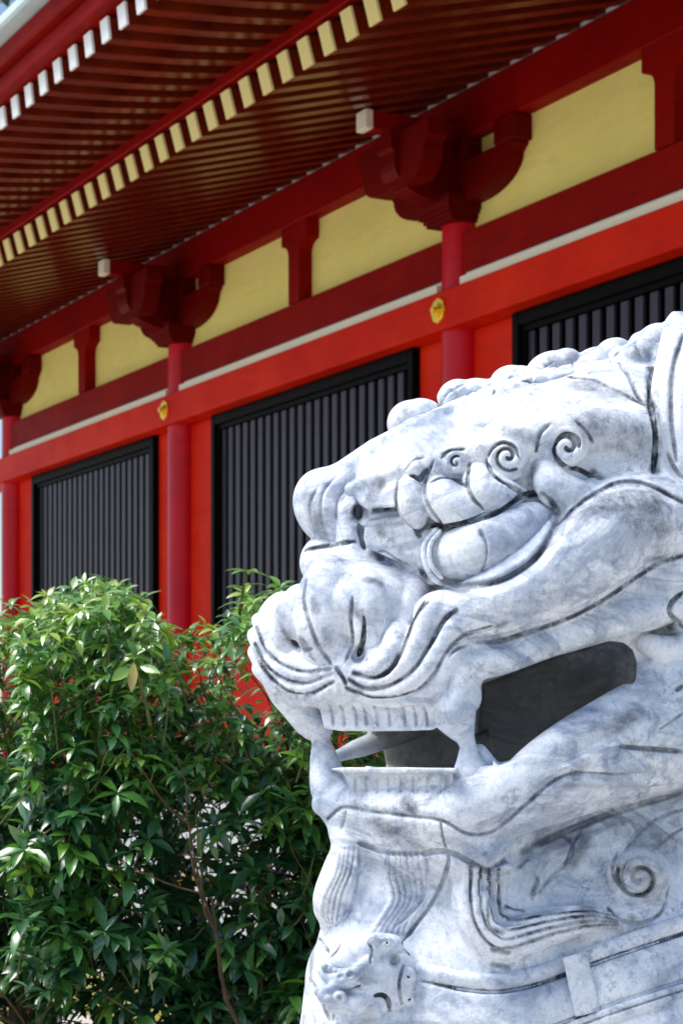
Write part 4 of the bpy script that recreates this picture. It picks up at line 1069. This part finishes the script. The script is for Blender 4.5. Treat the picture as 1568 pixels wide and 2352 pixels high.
def shrub(name, label, xa, xb, Zc, seed, n, stems, zmin=0.25, bright=0.0):
    rng = np.random.default_rng(seed)
    x_c = (xa + xb) / 2
    root = empty(name, tuple(px(x_c, HY, Zc) * np.array([1, 1, 0])))
    rp = np.array(root.location)
    lv = Leaves(); tw = MB(); bk = MB()
    ax = (xb - xa) / 2
    # main stems from the foot, forking
    tips = []
    for (sx, lean) in stems:
        base = px(sx, HY, Zc + rng.uniform(-.15, .15)); base[2] = -0.02
        def grow(p, d, L, r, lvl):
            pts = [p.copy()]; q = p.copy(); dd = d.copy(); seg = 5
            for i in range(seg):
                dd = dd + rng.normal(0, .13, 3); dd[2] += .05; dd /= np.linalg.norm(dd); q = q + dd * L / seg; pts.append(q.copy())
            bk.tube([pt - rp for pt in pts], [r * (1 - .45 * i / seg) for i in range(seg + 1)], 7 if lvl < 2 else 5)
            tips.append((q.copy(), dd.copy()))
            if lvl < 4:
                for _ in range(2 if lvl else 3):
                    i = rng.integers(2, seg + 1); nd = dd + rng.normal(0, .55, 3); nd[2] = abs(nd[2]) * .8 + .25; nd /= np.linalg.norm(nd)
                    grow(pts[i], nd, L * rng.uniform(.62, .82), r * .6, lvl + 1)
        grow(base, np.array([lean, rng.uniform(-.1, .1), 1.0]), 0.62, 0.017, 0)
    # shoots: a short twig carrying a rosette of leaves
    made = 0; tries = 0
    while made < n and tries < n * 12:
        tries += 1
        x = rng.uniform(xa - 30, xb + 30); depth = rng.beta(1.3, 2.0)       # 0 = facing the viewer
        Z = Zc - 0.55 + 1.15 * depth
        yt = top_y(x) - 22 + rng.exponential(14)
        # crowns are domed in depth: back and front edges sit lower
        yt += 55 * (abs(depth - 0.45) / 0.55) ** 2.2 + 60 * max(0, abs((x - x_c) / ax) - .75)
        u = rng.random() ** 0.85
        y = yt + u * (2560 - yt)
        P = px(x, y, Z)
        if P[2] < zmin: continue
        # bare, see-through middle where the old stems show
        gx, gy = (x - 455) / 250, (y - 1985) / 185
        if gx * gx + gy * gy < 1 and rng.random() < 0.86: continue
        gx, gy = (x - 200) / 240, (y - 2320) / 110
        if gx * gx + gy * gy < 1 and rng.random() < 0.9: continue
        gx, gy = (x - 600) / 75, (y - 1560) / 110
        if gx * gx + gy * gy < 1 and rng.random() < 0.8: continue
        if depth > .4 and y > 1480 and rng.random() < .8: continue
        if 1440 < y < 1720 and x > 330 and rng.random() < .35: continue
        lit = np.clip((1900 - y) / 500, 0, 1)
        out = np.array([rng.normal(0, .45) + .3 * (x - x_c) / ax, rng.normal(-.35, .4), 0.75 + .5 * lit + rng.normal(0, .25)]); out /= np.linalg.norm(out)
        LT_ = rng.uniform(.07, .16); base = P - out * LT_
        if rng.random() < .35:
            mid = (base + P) / 2 + rng.normal(0, .006, 3)
            tw.tube([base - rp, mid - rp, P - rp], [.0024, .002, .0015], 5)
        k = rng.integers(5, 9); ph = rng.uniform(0, 6.28)
        e1 = np.cross(out, [0.3, 0.2, 0.9]); e1 /= np.linalg.norm(e1); e2 = np.cross(out, e1)
        big = rng.uniform(.85, 1.15) * (1.05 if y > 1800 else 0.76)
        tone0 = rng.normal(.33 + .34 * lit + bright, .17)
        for j in range(k + 3):
            a = ph + j * 2.4; low = j >= k
            el_ = rng.uniform(-.1, .75) if not low else rng.uniform(-.2, .4)
            d = e1 * math.cos(a) + e2 * math.sin(a); d = d * math.cos(el_) + out * math.sin(el_); d[2] -= .10
            q = P - out * (rng.uniform(.25, .7) * LT_ if low else rng.uniform(0, .012))
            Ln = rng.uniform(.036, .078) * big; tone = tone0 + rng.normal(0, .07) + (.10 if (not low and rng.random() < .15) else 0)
            lv.add(q, d, out + np.array([0, -.1, .8]), Ln, Ln * rng.uniform(.29, .40), float(np.clip(tone, 0.02, .93)), rng.uniform(.1, .55), rng.uniform(.15, .5), rng)
        made += 1
    return root, lv, tw, bk, rp, rng

def finish_shrub(root, lv, tw, bk, rp, label):
    V = np.array(lv.V) - rp
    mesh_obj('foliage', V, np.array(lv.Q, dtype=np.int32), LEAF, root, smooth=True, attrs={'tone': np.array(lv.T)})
    bk.build('stems', BARK, root, smooth=True, recalc=False)
    tag(tw.build('twigs', TWIG, root, smooth=True, recalc=False), kind='stuff')
    tag(root, label, 'shrub', 'evergreen shrubs below the hall')

SHRUBS = [('evergreen_shrub', 'left glossy evergreen shrub in front of the farthest red columns', -330, 75, 5.1, 11, 950, [(-60, -.1), (40, .05)]),
          ('evergreen_shrub', 'domed glossy evergreen shrub in front of the leftmost lattice window', 75, 385, 4.9, 12, 1350, [(240, -.12), (262, .02), (285, .12)]),
          ('evergreen_shrub', 'glossy evergreen shrub behind the open jaws of the marble lion', 385, 900, 5.0, 13, 1900, [(400, -.1), (480, .05), (560, .12), (700, .0)])]
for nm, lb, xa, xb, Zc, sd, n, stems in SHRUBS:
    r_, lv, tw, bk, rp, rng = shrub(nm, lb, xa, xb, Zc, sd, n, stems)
    if sd == 12:      # the yellowing leaf and two broad pale leaves near the middle
        for (x0, y0, x1, y1, tn, L, W_) in ((308, 1520, 300, 1600, 1.0, .072, .024), (300, 1535, 258, 1560, .80, .056, .028), (322, 1530, 372, 1545, .76, .056, .022)):
            p0, p1 = px(x0, y0, 4.35), px(x1, y1, 4.32)
            lv.add(p0, p1 - p0, np.array([0, -1, .35]), L, W_, tn, .12, .3, rng)
        a, b = px(345, 1665, 4.4) - rp, px(308, 1520, 4.35) - rp
        tw.tube([a, (a + b) / 2 + np.array([.004, 0, 0]), b], [.005, .004, .003], 6)
    if sd == 13:      # upright shoots standing above the outline
        for (sx, sy, ex, ey) in ((545, 1440, 565, 1312), (600, 1440, 628, 1360), (650, 1430, 672, 1352)):
            a, b = px(sx, sy, 4.8), px(ex, ey, 4.78)
            tw.tube([a - rp, (a + b) / 2 - rp, b - rp], [.004, .0033, .002], 6)
            for q in (0.45, .72, 1.0):
                p = a + (b - a) * q; ph = rng.uniform(0, 6)
                for j in range(5 if q == 1 else 3):
                    an = ph + j * (1.26 if q == 1 else 2.1)
                    d = np.array([math.cos(an), math.sin(an) * .8, rng.uniform(-.05, .35)])
                    lv.add(p, d, np.array([0, -.2, 1.0]), rng.uniform(.045, .065), .021, float(rng.uniform(.5, .75)), rng.uniform(.1, .35), .3, rng)
    finish_shrub(r_, lv, tw, bk, rp, lb)

# bamboo rail tied to stakes, inside the planting
rail = empty('bamboo_rail_fence', (float(px(480, 0, 5.7)[0]), 5.7, 0)); ro = np.array(rail.location)
a, b = px(-350, 1955, 5.75), px(900, 2060, 5.65); K = 24; pts = []; rad = []
for i in range(K * 3 + 1):
    t = i / (K * 3); p = a + (b - a) * t; pts.append(p - ro + np.array([0, 0, .004 * math.sin(9 * t)])); rad.append(.0165 + (.003 if i % 9 == 0 else 0))
MB().tube(pts, rad, 14).build('rail', BAMB, rail, smooth=True, recalc=False)
for xx in (-250, 60, 610, 860):
    p = a + (b - a) * (xx + 350) / 1250
    MB().tube([(p[0] - ro[0], p[1] + .04 - ro[1], -.05), (p[0] - ro[0] + .005, p[1] + .04 - ro[1], 0.6), (p[0] - ro[0], p[1] + .04 - ro[1], p[2] + .08)], [.022, .021, .02], 12).build('post', BAMB, rail, smooth=True, recalc=False)
tag(rail, 'yellow brown bamboo rail running low through the shrub branches', 'fence')
st = MB(); p = px(38, 2190, 4.9)
st.tube([(0, 0, -.05), (.004, 0, .4), (0.012, 0, .75), (.016, 0, p[2])], [.023, .022, .022, .021], 12)
stk = st.build('support_stake', STAKE, None, smooth=True, recalc=False); stk.location = (float(px(28, 2300, 4.9)[0]), 4.9, 0)
tag(stk, 'pale wooden stake rising at the lower left corner under the shrub', 'stake')

# a tree beyond the roof, upper left corner
def far_tree():
    rng = np.random.default_rng(5)
    base = np.array([-4.6, 22.0, 0.0]); root = empty('broadleaf_tree', tuple(base))
    tr = MB(); tr.tube([(0, 0, -.1), (.1, 0, 3), (-.1, .1, 6), (.1, 0, 9)], [.28, .24, .18, .08], 12)
    for i in range(9):
        a = i * 2.4; z = 4.5 + i * .45; tr.tube([(0, 0, z), (math.cos(a) * 1.0, math.sin(a) * 1.0, z + .8), (math.cos(a) * 2.0, math.sin(a) * 2.0, z + 1.3)], [.09, .06, .02], 8)
    lv = Leaves()
    for i in range(2600):
        d = rng.normal(0, 1, 3); d /= np.linalg.norm(d); r_ = rng.uniform(.55, 1) ** .5
        lump = 1 + .18 * math.sin(5 * d[0] + 3 * d[2]) + .12 * math.sin(9 * d[1] + 4)
        p = np.array([0, 0, 8.4]) + d * np.array([2.7, 2.7, 2.6]) * r_ * lump
        dd = d + rng.normal(0, .6, 3)
        lv.add(p, dd, rng.normal(0, 1, 3) + np.array([0, 0, 1]), .22, .11, float(np.clip(rng.normal(.3, .1), 0, .8)), .3, .3, rng)
    tr.build('trunk', BARK, root, smooth=True, recalc=False)
    mesh_obj('crown', np.array(lv.V), np.array(lv.Q, dtype=np.int32), LEAF, root, smooth=True, attrs={'tone': np.array(lv.T)})
    tag(root, 'dark green broadleaf tree showing above the pale roof edge', 'tree')
far_tree()
